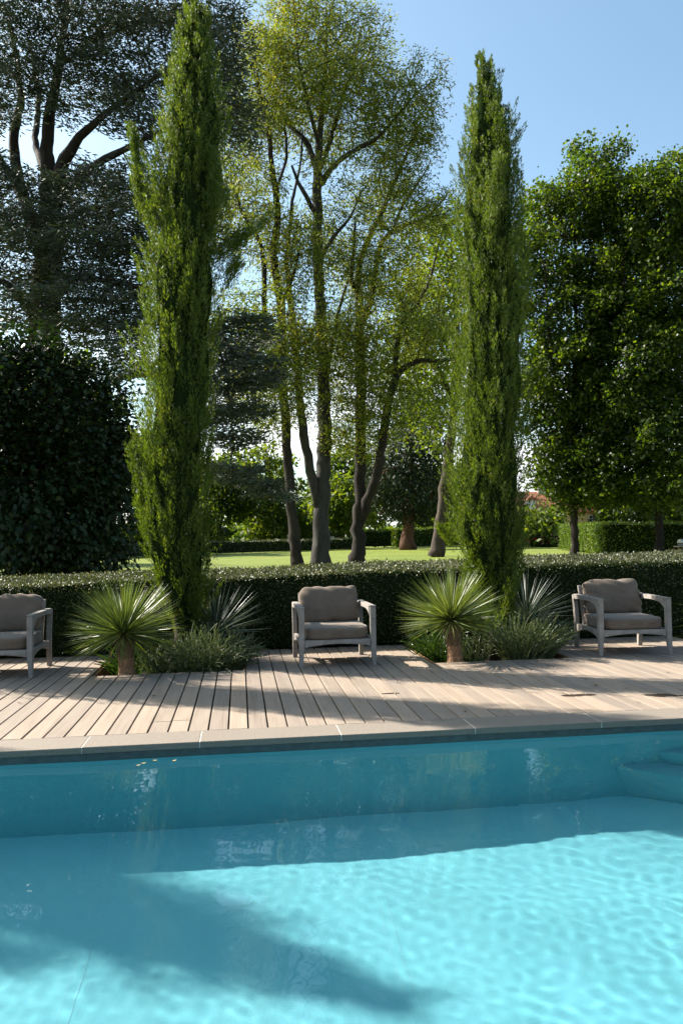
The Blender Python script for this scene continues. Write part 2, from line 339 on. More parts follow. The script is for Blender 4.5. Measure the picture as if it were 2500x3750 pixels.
# water with real ripples
xs_ = np.concatenate([np.linspace(PX0 - .004, -2.7, 30)[:-1], np.linspace(-2.7, 4.6, 410), np.linspace(4.6, PX1 + .004, 10)[1:]])
ys_ = np.concatenate([np.linspace(PY0 - .004, 2.2, 20)[:-1], np.linspace(2.2, 5.85, 205), np.linspace(5.85, PY1 + 1.25, 20)[1:]])  # water carried on unseen under the deck, added to guide sunlight to the floor
nx, ny = len(xs_) - 1, len(ys_) - 1; gx, gy = np.meshgrid(xs_, ys_)
rw = np.random.default_rng(3); gz = np.zeros_like(gx)
for i in range(110):
    lam = rw.uniform(.064, .125) if i < 84 else rw.uniform(.25, 1.2); th = rw.normal(.85, .55); k = 2 * math.pi / lam
    gz += (.092 if i < 84 else .045) / k ** 2 * rw.uniform(.5, 1.4) * np.sin(k * (gx * math.cos(th) + gy * math.sin(th)) + rw.uniform(0, 6.28))
amp = .38 + .62 * np.clip((gx * .8 - (gy - 3.6) * .9 + .4) / 2.2, 0, 1)
gz *= amp * np.clip((gx + 2.7) / .4, 0, 1) * np.clip((4.6 - gx) / .4, 0, 1) * np.clip((gy - 2.2) / .3, 0, 1) * np.clip((5.85 - gy) / .1, 0, 1)
vid = np.arange((nx + 1) * (ny + 1)).reshape(ny + 1, nx + 1)
wf = np.stack([vid[:-1, :-1], vid[:-1, 1:], vid[1:, 1:], vid[1:, :-1]], -1).reshape(-1, 4)
water = struct(link('water', npmesh('water', np.stack([gx, gy, gz + WZ], -1).reshape(-1, 3), wf, M['water'], True)))
water.cycles.is_caustics_caster = True

# coping stones, far and near side
coping = bpy.data.objects.new('pool_coping', None); COL.objects.link(coping); struct(coping)
jx = [-6.9, -6.05, -5.06, -4.07, -3.08, -2.09, -1.096, -.295, .706, 1.695, 2.667, 3.65, 4.64, 5.63, 6.62, 7.6, 8.6]
for a, b in zip(jx[:-1], jx[1:]):
    MB().bbox((a + .003, 5.72, -.045), (b - .003, 6.05, random.uniform(-.0015, .0015)), .003).build('coping_stone', M['granite'], coping)
    MB().box((b - .0029, 5.7215, -.044), (b + .0029, 6.049, -.002)).build('mortar_joint', M['grout'], coping)
    MB().bbox((a + .003, PY0 - .305, -.045), (b - .003, PY0 + .03, 0), .003).build('coping_stone', M['granite'], coping)
MB().box((-6.95, 5.765, -.14), (8.6, 6.04, -.046)).build('coping_bed', M['recess'], coping)

# deck boards, each its own piece; two kinds of planting holes are left open
deck = bpy.data.objects.new('wooden_deck', None); COL.objects.link(deck); struct(deck)
PITCH, GAP, DY0, DY1 = .148, .0125, 6.055, 10.34
HOLES = [(2.13 + 3.69 * k, 2.13 + 3.69 * k + 1.62) for k in (-3, -2, -1, 0, 1)]
HY = 8.77
def board_me(L):
    w = PITCH - GAP; return MB().bbox((0, 0, -.028), (w, L, 0), .0025)
bcache = {}
def board(x, ya, yb, z):
    key = round(yb - ya, 2)
    if key not in bcache:
        m_ = board_me(key); bcache[key] = pymesh('board', m_.v, m_.f, M['deck'])
    o = link('board', bcache[key], deck); o.location = (x, ya, z)
n = int((X1 - X0) / PITCH)
for i in range(-46, 60):
    x = -.1 + GAP / 2 + i * PITCH
    if x < X0 + .05 or x + PITCH > X1 - .05: continue
    zz = random.uniform(-.0025, .0015); w = PITCH - GAP; end = DY1
    for a, b in HOLES:
        if x + w > a + .02 and x < b - .02: end = HY
    cut = {-4: 6.42, -3: 6.43, 9: 8.1, 17: 7.4, 23: 7.9, 31: 7.2, -14: 7.7}.get(i)
    if cut: board(x, DY0, cut - .002, zz); board(x, cut + .002, end, zz + .001)
    else: board(x, DY0, end, zz)
for a, b in HOLES:                                # boarded rims of the planting holes
    MB().box((a - .0, HY - .022, -.12), (b, HY - .001, -.031)).build('planter_rim', M['inner_wood'], deck)
    MB().box((a + .002, HY + .002, -.13), (a + .022, DY1, -.004)).build('planter_rim', M['inner_wood'], deck)
    MB().box((b - .022, HY + .002, -.13), (b - .002, DY1, -.004)).build('planter_rim', M['inner_wood'], deck)

# ------------------------------------------------------------------ leaves and trees
def unit(a): return a / np.maximum(np.linalg.norm(a, axis=-1, keepdims=True), 1e-9)
RN = np.random.default_rng(11)
DIAMOND = ((0, 0), (.45, .5), (1, 0), (.45, -.5))
OVAL = ((0, 0), (.28, .42), (.68, .4), (1, 0), (.68, -.4), (.28, -.42))
def cards(C, D, L, W, N=None, shape=DIAMOND):
    D = unit(D)
    if N is None: N = RN.normal(size=C.shape)
    s = unit(np.cross(N, D)); k = len(shape); L = np.broadcast_to(L, len(C))[:, None]; W = np.broadcast_to(W, len(C))[:, None]
    V = np.stack([C + D * L * a + s * W * b for a, b in shape], 1).reshape(-1, 3)
    return V, np.arange(len(V)).reshape(-1, k)
def crown_obj(name, V, F, mat, parent):
    o = link(name, npmesh(name, V, F, mat), parent); o['kind'] = 'stuff'; return o

def colonize(nodes, par, att, step, infl, kill, iters=90):
    nodes = [Vector(p) for p in nodes]; par = list(par); att = [Vector(a) for a in att]
    fresh = 0
    kd = None
    best = [(-1, 1e9)] * len(att); alive = list(range(len(att))); start = 0
    for it in range(iters):
        kd = KDTree(len(nodes) - start)
        for i in range(start, len(nodes)): kd.insert(nodes[i], i)
        kd.balance(); pull = {}
        keep = []
        for a in alive:
            co, i, d = kd.find(att[a])
            if d < best[a][1]: best[a] = (i, d)
            i, d = best[a]
            if d < kill: continue
            keep.append(a)
            if d < infl: pull.setdefault(i, []).append(a)
        alive = keep; start = len(nodes)
        if not pull: break
        for i, lst in pull.items():
            v = Vector((0, 0, 0))
            for a in lst: v += (att[a] - nodes[i]).normalized()
            v += Vector((random.gauss(0, .12), random.gauss(0, .12), random.gauss(0, .12))) * len(lst) ** .5
            if v.length < 1e-4: continue
            nodes.append(nodes[i] + v.normalized() * step); par.append(i)
        if len(nodes) == start: break
    return nodes, par
def in_blobs(blobs, shell=.0, clump=None):
    out = []
    for c, r, n in blobs:
        if clump:                                  # points bunched into leafy clumps with gaps between
            kc = max(4, n // clump[0]); cc = unit(RN.normal(size=(kc, 3))) * (shell + (1 - shell) * RN.random((kc, 1)) ** (1 / 2.4)) * np.asarray(r)
            out.append(np.asarray(c) + cc[RN.integers(0, kc, n)] + RN.normal(size=(n, 3)) * clump[1] * np.array((1.15, 1.15, .75))); continue
        p = unit(RN.normal(size=(n, 3))) * (shell + (1 - shell) * RN.random((n, 1)) ** (1 / 2.4)); out.append(np.asarray(c) + p * np.asarray(r))
    return np.concatenate(out)
def seg_mesh(A, B, ra, rb, k=3):
    d = unit(B - A); ref = np.where(np.abs(d[:, 2:3]) < .9, [[0, 0, 1.]], [[1., 0, 0]]); a = unit(np.cross(d, ref)); b = np.cross(d, a)
    ang = np.arange(k) * 2 * math.pi / k; off = a[:, None] * np.cos(ang)[None, :, None] + b[:, None] * np.sin(ang)[None, :, None]
    V = np.concatenate([A[:, None] + off * ra[:, None, None], B[:, None] + off * rb[:, None, None]], 1).reshape(-1, 3)
    base = (np.arange(len(A)) * 2 * k)[:, None, None]; j = np.arange(k)
    q = np.stack([j, (j + 1) % k, (j + 1) % k + k, j + k], -1)[None]; return V, (base + q).reshape(-1, 4)
def tree(name, label, cat, limbs, blobs, bark, leafmat, leafer, step=.6, infl=6, kill=1.1, tip=.02, group=None, iters=90, shell=0, maxr=.12, att=None, k=9, mult=1.0, clump=None):
    """limbs: polylines of (x, y, z, radius); blobs: (centre, radii, number) the crown fills"""
    base = limbs[0][0][:3]; root = thing(name, label, cat, (base[0], base[1], 0), 0, group); org = np.array((base[0], base[1], 0.))
    nodes, par, rad = [], [], []; tr = MB()
    for li, limb in enumerate(limbs):
        L = [np.array(p, float) for p in limb]; fine = []
        for a, b in zip(L[:-1], L[1:]):
            m = max(1, int(np.linalg.norm(b[:3] - a[:3]) / step)); fine += [a + (b - a) * t / m for t in range(m)]
        fine.append(L[-1])
        # smooth and roughen the path a little so limbs bend like wood
        F_ = np.array(fine); 
        if len(F_) > 4:
            G_ = F_.copy(); G_[1:-1] = (F_[:-2] + 2 * F_[1:-1] + F_[2:]) / 4; F_ = G_; F_[1:-1, :3] += RN.normal(size=(len(F_) - 2, 3)) * F_[1:-1, 3:4] * .12
        prev = -1
        if li: prev = min(range(len(nodes)), key=lambda q: (nodes[q][0] - F_[0][0]) ** 2 + (nodes[q][1] - F_[0][1]) ** 2 + (nodes[q][2] - F_[0][2]) ** 2)
        pts = F_[:, :3].copy(); rr = F_[:, 3].copy()
        if li == 0: rr[0] *= 1.28
        if li == 0 and len(rr) > 2: rr[1] *= 1.12
        if li: pts = np.vstack([nodes[prev], pts]); rr = np.concatenate([[min(rr[0] * 1.1, rad[prev])], rr])
        tr.tube([p - org for p in pts], rr, k + 2, jit=.10)
        for p in F_: nodes.append(p[:3]); par.append(prev); rad.append(p[3]); prev = len(nodes) - 1
    n0 = len(nodes)
    if att is None: att = in_blobs([(c, r_, int(n_ * mult)) for c, r_, n_ in blobs], shell, clump)
    nodes, par = colonize(nodes, par, att, step, infl, kill, iters)
    Nn = len(nodes); ch = np.zeros(Nn); r = np.zeros(Nn); cnt = np.zeros(Nn, int)
    for i in range(Nn - 1, -1, -1):
        r[i] = max(tip, ch[i] ** (1 / 2.4)) if ch[i] else tip
        if i < n0: r[i] = max(rad[i], .0)
        else: r[i] = min(r[i], maxr)
        if par[i] >= 0: ch[par[i]] += r[i] ** 2.4 if i >= n0 else 0; cnt[par[i]] += 1
    N = np.array([tuple(v) for v in nodes]) - org; pa = np.array(par)
    tr.build('trunk', bark, root, True)
    idx = np.arange(n0, Nn)
    if len(idx):
        A = N[pa[idx]]; B = N[idx]; rp = np.minimum(r[pa[idx]], r[idx] * 1.35)
        V, F = seg_mesh(A, B, rp, r[idx]); o = link('branches', npmesh('branches', V, F, bark, True), root); o['kind'] = 'stuff'
        d = unit(B - A); sel = r[idx] < tip * 2.6
        V, F = leafer(B[sel], d[sel]); crown_obj('crown', V, F, leafmat, root)
    return root
def spray(npts, spread, L, W, droop=.25, up=.0, shape=DIAMOND, nrm=None):
    def f(B, d):
        n = npts; C = np.repeat(B, n, 0) + RN.normal(size=(len(B) * n, 3)) * spread; D = np.repeat(d, n, 0) * .7 + RN.normal(size=C.shape) * .75
        D[:, 2] += up - droop; l = L * RN.uniform(.6, 1.25, len(C)); Nn = None
        if nrm is not None: Nn = RN.normal(size=C.shape) * .55 + np.array(nrm)
        return cards(C, D, l, l * W / L, Nn, shape)
    return f
def limb(Y, *pts):                                # traced limb: (x, y, radius in print px[, extra depth])
    out = []
    for p in pts:
        yy = Y + (p[3] if len(p) > 3 else 0); q = P(p[0], p[1], yy); out.append((*q, p[2] * yy * .00050))
    return out
def blob(Y, x, y, rx, rz, ry, n, dy=0):
    s = Y * .000546; return (P(x, y, Y + dy), (rx * s, ry, rz * s), n)
def grounded(l): a = list(l[0]); a[2] = -.05; l[0] = tuple(a); return l

# --- three tall robinias
YR = 42
rob_leaf = spray(19, .20, .21, .065, .3, shape=DIAMOND)
tree('robinia_tree', 'slender robinia, leftmost of the three bare trunks beyond the clipped hedge', 'tree', [
    grounded(limb(YR - 1, (684, 1300, 15), (668, 1150, 12.5), (657, 1010, 12), (654, 934, 12), (646, 860, 11.5), (646, 703, 11), (635, 640, 10), (626, 585, 9.5), (638, 502, 9), (634, 440, 8), (624, 390, 7), (619, 317, 6), (600, 240, 4), (590, 160, 3))),
    limb(YR - 1, (650, 890, 7, 0), (615, 800, 6.5, -.5), (608, 732, 6.5, -1), (606, 610, 6.5, -1), (599, 556, 5.5, -1), (574, 520, 5, -1), (552, 478, 4, -1), (530, 420, 3)),
    limb(YR - 1, (634, 440, 4), (660, 360, 3.5, 1), (650, 250, 3, 1.5), (655, 150, 2, 1.5)),
    limb(YR - 1, (646, 700, 4.5), (672, 640, 4, -1), (690, 560, 3, -2))],
    [blob(YR - 1, 585, 230, 75, 150, 3.5, 460), blob(YR - 1, 570, 450, 60, 110, 3, 260), blob(YR - 1, 640, 560, 70, 90, 3, 160), blob(YR - 2, 620, 870, 85, 110, 2.8, 1300), blob(YR - 2, 570, 740, 60, 60, 2.2, 260), blob(YR - 2, 650, 780, 55, 60, 2, 300)],
    M['bark_dark'], M['robinia'], rob_leaf, .36, 6, .46, .013, mult=4.4, iters=160, clump=(60, .5))
tree('robinia_tree', 'tallest robinia with grey forked trunk standing behind the middle armchair', 'tree', [
    grounded(limb(YR, (735, 1300, 24), (738, 1210, 20), (741, 1120, 18), (745, 1000, 17), (742, 850, 15.5), (735, 700, 14), (730, 600, 13), (728, 502, 12.5), (728, 410, 12), (733, 324, 9), (738, 270, 7), (745, 180, 5), (750, 90, 3), (748, 20, 2))),
    limb(YR, (730, 1160, 14), (716, 1095, 12.5, -.3), (702, 1030, 11.5, -.6), (690, 934, 10.5, -.8), (680, 820, 9.5, -.8), (668, 703, 7.5, -.5), (657, 610, 6, 0), (666, 523, 5, 0), (671, 460, 4, 0), (690, 380, 3, .5), (695, 300, 2)),
    limb(YR, (726, 385, 8), (704, 324, 7, .5), (664, 288, 5.5, 1), (639, 252, 4, 1.5), (610, 170, 2.5, 2)),
    limb(YR, (733, 330, 6), (712, 260, 5, -1), (690, 170, 3.5, -1.5), (680, 80, 2.2, -2)),
    limb(YR, (740, 420, 8), (754, 392, 7.5), (783, 364, 6.5), (833, 335, 5.5, -.5), (862, 322, 4.5, -1), (910, 270, 3, -1.5), (950, 220, 2, -2)),
    limb(YR, (736, 385, 7), (760, 320, 6, 1), (782, 240, 4.5, 1.5), (812, 150, 3, 2), (830, 60, 2, 2)),
    limb(YR, (728, 495, 7), (705, 455, 6, -1), (685, 420, 4.5, -1.5), (670, 380, 3, -2)),
    limb(YR, (733, 600, 6), (747, 570, 5.5, -.5), (776, 531, 4.5, -1), (805, 500, 3, -1.5), (830, 440, 2, -2)),
    limb(YR, (742, 880, 6), (760, 800, 5, .6), (775, 720, 4, 1), (800, 640, 3, 1))],
    [blob(YR, 700, 110, 130, 120, 4.5, 900), blob(YR, 830, 130, 70, 110, 4, 330), blob(YR, 860, 250, 120, 90, 4.5, 520), blob(YR, 960, 280, 55, 60, 3, 150), blob(YR, 720, 240, 120, 80, 4.5, 380),
     blob(YR, 760, 480, 90, 90, 3.5, 190), blob(YR - 1, 700, 640, 70, 120, 3, 150), blob(YR - 1, 700, 800, 70, 70, 2.6, 120), blob(YR, 790, 700, 55, 110, 3, 120)],
    M['bark_grey'], M['robinia'], rob_leaf, .36, 6, .46, .013, mult=4.4, iters=160, clump=(60, .5))
tree('robinia_tree', 'robinia with leaning forked trunk, rightmost of the three bare trunks', 'tree', [
    grounded(limb(YR + 1, (820, 1300, 20), (824, 1200, 16), (826, 1100, 14.5), (828, 900, 14), (826, 790, 13), (826, 700, 11.5), (820, 650, 9), (826, 596, 8), (850, 540, 7), (880, 480, 6), (905, 420, 5), (935, 350, 3.5), (960, 300, 2.5))),
    limb(YR + 1, (826, 1200, 13), (845, 1150, 12.5, -.5), (866, 1090, 12, -1), (884, 970, 11, -1.5), (900, 885, 10, -1.5), (918, 850, 9, -1.5), (960, 826, 6.5, -1.5), (1010, 830, 5, -1.5), (1050, 822, 4, -1.5), (1100, 800, 2.5, -1.5)),
    limb(YR, (905, 870, 7), (910, 790, 6.5, .5), (925, 735, 6, 1), (955, 705, 5, 1.5), (985, 650, 3.5, 2), (1000, 590, 2.5, 2)),
    limb(YR + 1, (828, 730, 8), (848, 704, 7.5, .6), (862, 621, 7, 1), (873, 556, 6.5, 1), (898, 534, 6, 1), (927, 516, 5, 1), (970, 506, 4, 1), (1010, 470, 2.5, 1), (1030, 440, 1.6, 1)),
    limb(YR + 1, (826, 690, 6), (805, 640, 5, -1), (812, 580, 4, -1.5), (815, 510, 3, -2)),
    limb(YR + 1, (898, 534, 4), (925, 470, 3.5, 1.5), (960, 420, 2.5, 2), (985, 380, 1.6, 2))],
    [blob(YR + 1, 900, 400, 80, 80, 3.5, 300), blob(YR + 1, 960, 480, 70, 75, 3.2, 190), blob(YR + 1, 850, 600, 80, 80, 3.5, 200), blob(YR, 820, 820, 80, 130, 3, 800), blob(YR, 960, 770, 85, 70, 3.2, 230), blob(YR + 1, 930, 640, 70, 80, 3, 150),
     blob(YR, 870, 950, 60, 80, 2.6, 420), blob(YR, 800, 980, 50, 60, 2.4, 160)],
    M['bark_dark'], M['robinia'], rob_leaf, .36, 6, .46, .013, mult=4.4, iters=160, clump=(60, .5))

# --- cedar with flat tiers
YC = 30
def cedar_leaf(B, d):
    n = 35; C = np.repeat(B, n, 0) + RN.normal(size=(len(B) * n, 3)) * np.array((.27, .27, .055)); dh = np.repeat(d, n, 0) * np.array((1, 1, .35))
    D = dh + RN.normal(size=C.shape) * np.array((.6, .6, .22)); D[:, 2] -= .05; l = RN.uniform(.13, .28, len(C)); return cards(C, D, l, l * .25)
def plate(x, y, rx, n, th=26, ry=3.2, dy=0): return blob(YC, x, y, rx, th * .55, ry, n, dy)
tree('cedar_tree', 'huge blue-green cedar with tiered branches filling the upper left', 'tree', [
    grounded(limb(YC, (110, 1300, 48), (108, 1000, 42), (104, 800, 38), (105, 690, 36), (115, 600, 33), (118, 500, 27), (112, 420, 20), (107, 325, 15), (116, 255, 13), (135, 150, 10), (150, 40, 8), (160, -80, 6))),
    limb(YC, (125, 480, 18), (140, 385, 16, -.5), (172, 325, 12, -1), (212, 285, 9, -1.5), (270, 240, 7, -2), (340, 190, 5, -2.5), (430, 130, 4, -3)),
    limb(YC, (130, 470, 15), (165, 425, 13, -1), (197, 400, 11, -1.5), (222, 375, 9.5, -2), (282, 345, 8, -2.5), (350, 310, 6, -3), (450, 270, 5, -3.5), (540, 240, 3.5, -4)),
    limb(YC, (100, 560, 18), (60, 470, 15, .5), (40, 410, 13, .5), (30, 300, 11, .5), (50, 240, 9, .5), (40, 140, 7, .5), (20, 40, 5, 0)),
    limb(YC, (60, 450, 9), (10, 380, 8, -1), (-40, 300, 6, -1.5), (-100, 230, 4, -2)),
    limb(YC, (110, 680, 13), (125, 660, 10, -1), (185, 632, 7, -2), (250, 645, 6, -3), (340, 662, 4.5, -3.5), (420, 670, 3.5, -4)),
    limb(YC, (100, 760, 14), (60, 700, 11, -1), (20, 650, 8, -2), (-60, 620, 5, -2.5)),
    limb(YC, (108, 980, 14), (170, 920, 10, 1), (225, 890, 8, 1.5), (285, 865, 7, 2), (340, 860, 6, 2), (430, 880, 5, 2), (560, 900, 3.5, 2)),
    limb(YC, (108, 1080, 12), (250, 1060, 9, 2), (400, 1075, 7, 2.5), (500, 1100, 5.5, 2.5), (580, 1125, 4, 2.5), (650, 1140, 2.5, 2.5)),
    limb(YC, (112, 420, 10), (80, 330, 8, 2), (90, 220, 6, 3), (70, 100, 4, 4)),
    limb(YC, (135, 150, 7), (220, 90, 5, 1), (330, 50, 4, 1), (450, 10, 3, 1)),
    limb(YC, (118, 520, 10), (200, 480, 7, 2), (300, 470, 5, 2.5), (400, 480, 4, 3))],
    None, M['bark_dark'], M['cedar'], cedar_leaf, .30, 3.6, .40, .012, iters=120, k=12,
    att=in_blobs([plate(x, y, rx, int(rx * 6.6), 16, (1.3 if y < 450 else 2.2) + (x + y) % 3 * .3, ((x * 7 + y * 3) % 5 - 2.5) * .5 - .8) for x, y, rx in (
        (60, -20, 150), (300, -10, 150), (60, 25, 120), (250, 35, 130), (420, 25, 110), (525, 65, 50), (40, 90, 110), (200, 85, 120), (380, 95, 130), (520, 120, 62), (90, 150, 140), (300, 160, 130), (470, 170, 85),
        (30, 212, 100), (190, 208, 110), (340, 225, 95), (520, 235, 62), (560, 275, 40), (310, 280, 60), (540, 325, 52), (100, 428, 110), (255, 418, 85), (40, 478, 110), (220, 472, 120), (420, 480, 90),
        (90, 532, 130), (280, 535, 100), (440, 550, 90), (30, 590, 100), (220, 595, 120), (400, 600, 80), (60, 648, 100), (240, 660, 110), (150, 710, 120), (290, 715, 70), (40, 720, 80), (210, 765, 110), (480, 775, 60), (560, 765, 72),
        (290, 830, 50), (520, 825, 85), (600, 850, 52), (540, 885, 92), (470, 900, 60), (555, 945, 78), (500, 960, 62), (540, 1005, 66), (510, 1080, 85), (585, 1110, 62), (625, 1142, 40), (-60, 380, 90), (-60, 520, 90), (-60, 250, 90))]))

# --- broad-leaved dark shrub at the left behind the hedge
YB = 19.0
def shrub_leaf(B, d):
    n = 25; C = np.repeat(B, n, 0) + RN.normal(size=(len(B) * n, 3)) * .2; c0 = np.array((0, 0, 2.6)); out = unit(C - c0); D = out * .8 + RN.normal(size=C.shape) * .5; D[:, 2] -= .55
    l = RN.uniform(.06, .175, len(C)); return cards(C, D, l, l * RN.uniform(.55, .85, len(C)), out * .7 + np.array((0, 0, .7)) + RN.normal(size=C.shape) * .35, OVAL)
bz = P(40, 1100, YB); KB = 1.5
tree('broadleaf_shrub', 'large dark round shrub with broad leaves behind the left armchair', 'shrub',
    [[(bz[0], YB + .2, -.05, .14), (bz[0] + .1, YB + .2, 1.3, .1), (bz[0], YB, 3.0, .07), (bz[0] - .1, YB, 5, .03)], [(bz[0] + .05, YB + .1, .7, .07), (bz[0] + 1.0, YB, 2.1, .05), (bz[0] + 1.8, YB - .1, 3.6, .03)],
     [(bz[0] - .05, YB + .1, .7, .07), (bz[0] - 1.2, YB, 2.2, .05), (bz[0] - 2.1, YB - .1, 3.9, .03)]],
    [(P(x, y, YB), (rx * KB, ry * KB, rz * KB), n) for x, y, rx, ry, rz, n in ((10, 960, 1.15, .95, 1.1, 420), (130, 960, .95, .9, .98, 420), (195, 1060, .74, .85, 1.0, 420), (190, 1210, .68, .8, .85, 340), (60, 1190, 1.3, .95, .95, 420), (-90, 1080, 1.0, .95, 1.5, 300), (255, 1010, .32, .4, .45, 80), (245, 1260, .38, .4, .36, 110), (90, 830, .4, .5, .3, 80), (10, 822, .45, .5, .35, 80), (170, 850, .25, .3, .35, 60), (268, 930, .2, .3, .25, 40), (290, 1080, .22, .3, .3, 50), (285, 1180, .2, .3, .2, 40), (220, 900, .25, .3, .28, 50)) + tuple((250 + 55 * math.sin(q * 1.7) * (q % 3) / 2, 880 + q * 26, .16 + .1 * (q * 7 % 4) / 4, .3, .15 + .12 * (q * 5 % 3) / 3, 34) for q in range(15)) + tuple((q * 24 - 40, 815 + 22 * math.sin(q * 2.3) + q * q * .5, .16 + .12 * (q % 3) / 3, .3, .16 + .2 * (q * 3 % 4) / 4, 34) for q in range(11))],
    M['bark_dark'], M['bush'], shrub_leaf, .2, 2.4, .24, .008, iters=80, shell=.35, maxr=.05, mult=2)

# --- broad trees on the right
YL = 50
lime_leaf = spray(17, .24, .225, .19, .35, shape=DIAMOND, nrm=(0, -.1, .8))
def lime(name, label, x, crown, limbs=(), Y=YL, seed=0, leaf=lime_leaf, mat='lime', bark='bark_dark', rt=11):
    tr_ = [grounded(limb(Y, (x, 1290, rt), (x - 2, 1180, rt * .86), (x - 3, 1050, rt * .8), (x - 1, 900, rt * .66), (x + 4, 760, rt * .5), (x + 2, 600, rt * .32), (x, 480, rt * .2)))] + [limb(Y, *l) for l in limbs]
    return tree(name, label, 'tree', tr_, [blob(Y, *b) for b in crown], M[bark], M[mat], leaf, .36, 5, .45, .013, iters=140, shell=.35, mult=5.0, clump=(60, .42))
lime('lime_tree', 'leafy tree with dark straight trunk just right of the second cypress', 1319,
     [(1285, 540, 70, 140, 3.4, 210), (1255, 450, 40, 70, 2.4, 80), (1340, 470, 60, 95, 3.6, 300), (1330, 720, 105, 140, 4.5, 560), (1280, 860, 80, 130, 4, 420), (1340, 950, 110, 120, 4.5, 520), (1310, 1080, 90, 85, 3.6, 420), (1360, 1120, 75, 50, 3.2, 260), (1230, 1000, 40, 70, 2.2, 80), (1225, 700, 45, 140, 2.4, 130), (1235, 560, 34, 100, 2.2, 70), (1230, 860, 40, 90, 2.4, 90), (1375, 380, 40, 45, 2, 60), (1325, 345, 14, 18, .8, 14)],
     [((1318, 1000, 6), (1280, 900, 5, -1), (1260, 780, 4, -1.5), (1250, 600, 2.5, -1.5)), ((1318, 950, 6), (1360, 850, 5, 1), (1380, 700, 4, 1), (1375, 500, 2.5, 1), (1375, 400, 1.5, 1))])
lime('lime_tree', 'broad sunlit tree at the right edge with bright yellow-green top', 1514,
     [(1470, 500, 90, 120, 4.5, 560), (1570, 480, 110, 120, 5, 620), (1660, 560, 90, 170, 5, 300), (1420, 620, 70, 110, 4, 330), (1540, 660, 130, 130, 5.5, 620), (1450, 800, 100, 130, 5, 520), (1590, 830, 120, 150, 5, 520), (1470, 970, 110, 110, 5, 480), (1590, 1010, 110, 110, 5, 420), (1500, 1100, 130, 68, 4.5, 460), (1420, 1050, 60, 90, 3.6, 300), (1400, 900, 60, 120, 3.6, 300), (1420, 430, 40, 55, 2.4, 90), (1555, 400, 40, 40, 2.4, 90)],
     [((1512, 1000, 6), (1470, 900, 5, -1), (1440, 760, 4, -1.5), (1430, 600, 2.5, -1.5)), ((1512, 950, 6), (1560, 850, 5, 1), (1590, 700, 4, 1), (1600, 520, 2.5, 1)), ((1515, 780, 5), (1480, 650, 4, 1.5), (1470, 500, 2.5, 2))], YL - 2)

# --- pale tree behind the right cypress, dark conifer, more background trees
YP = 58
pale_leaf = spray(12, .6, .40, .20, .3)
tree('ash_tree', 'pale green tree with leaning tan trunk behind the right cypress', 'tree', [
    grounded(limb(YP, (1000, 1268, 18), (1015, 1180, 14), (1030, 1050, 12), (1042, 930, 10), (1045, 850, 9), (1050, 740, 7), (1040, 640, 5), (1035, 560, 3))),
    limb(YP, (1042, 930, 7), (1020, 870, 6, -1), (990, 820, 5, -2), (950, 770, 3.5, -2)), limb(YP, (1045, 880, 6), (1080, 800, 5, 2), (1110, 700, 4, 2), (1120, 600, 2, 2)), limb(YP, (1048, 780, 5), (1010, 700, 4, 2), (980, 640, 3, 2))],
    [blob(YP, 980, 640, 90, 120, 6, 420), blob(YP, 1060, 620, 90, 120, 6, 420), blob(YP, 960, 830, 80, 110, 6, 330), blob(YP, 1010, 930, 60, 80, 5, 200)],
    M['bark_tan'], M['pale'], pale_leaf, .55, 8, .8, .02, maxr=.2, mult=3, iters=130, clump=(45, .8))
YS = 96
def conif(B, d):
    n = 26; C = np.repeat(B, n, 0) + RN.normal(size=(len(B) * n, 3)) * np.array((.7, .7, .5)); D = np.repeat(d, n, 0) * .6 + RN.normal(size=C.shape) * .5; D[:, 2] -= .5
    l = RN.uniform(.4, .8, len(C)); return cards(C, D, l, l * .3)
tree('sequoia_tree', 'dark conifer with thick reddish trunk between the robinias and right cypress', 'tree', [
    grounded(limb(YS, (936, 1262, 19), (938, 1200, 15), (940, 1100, 12), (940, 1000, 8), (940, 900, 4), (940, 850, 2)))] + [limb(YS, (938, yy, 4), (938 + dx * .5, yy - 6, 3, dd), (938 + dx, yy + 10, 1.5, dd * 2)) for yy, dx, dd in
    ((1180, 70, 0), (1170, -70, 2), (1140, 85, -2), (1130, -80, 0), (1100, 80, 2), (1080, -75, -2), (1050, 80, 0), (1030, -60, 1), (1000, 65, -1), (980, -50, 2), (950, 45, 0))],
    [blob(YS, 945, 1130, 100, 75, 4, 420), blob(YS, 950, 1040, 85, 80, 4, 380), blob(YS, 960, 950, 60, 70, 3, 220), blob(YS, 880, 1110, 55, 60, 3, 160)],
    M['bark_red'], M['conifer'], conif, .7, 8, .95, .03, maxr=.2, mult=2.5, iters=100)
def far_tree(name, label, x, Y, h, crown, mat='pale', leaf=None, group='trees beyond the far hedges', trunk=.22, nb=260, cat='tree'):
    p = G(x * 2500 / 1568, 1900); bx = P(x, 1200, Y)[0]
    r = crown; hc = h - r * .95
    lf = leaf or spray(9, .5, .72, .46, .3)
    return tree(name, label, cat, [[(bx, Y, -.05, trunk), (bx + .1, Y, h * .3, trunk * .8), (bx - .1, Y + .2, h * .6, trunk * .5), (bx, Y, h * .8, trunk * .25)]],
        [((bx, Y, hc), (r, r * .8, r * .85), nb), ((bx - r * .6, Y - .5, hc - r * .5), (r * .6, r * .6, r * .55), nb // 3), ((bx + r * .65, Y + .3, hc - r * .4), (r * .6, r * .6, r * .6), nb // 3), ((bx, Y - .4, max(hc - r * 1.0, 1.8)), (r * .8, r * .6, r * .6), nb // 3)],
        M['bark_dark'], M[mat], lf, .6, 9, .75, .025, iters=70, maxr=.15, group=group, k=6, mult=2.6, clump=(30, .7))
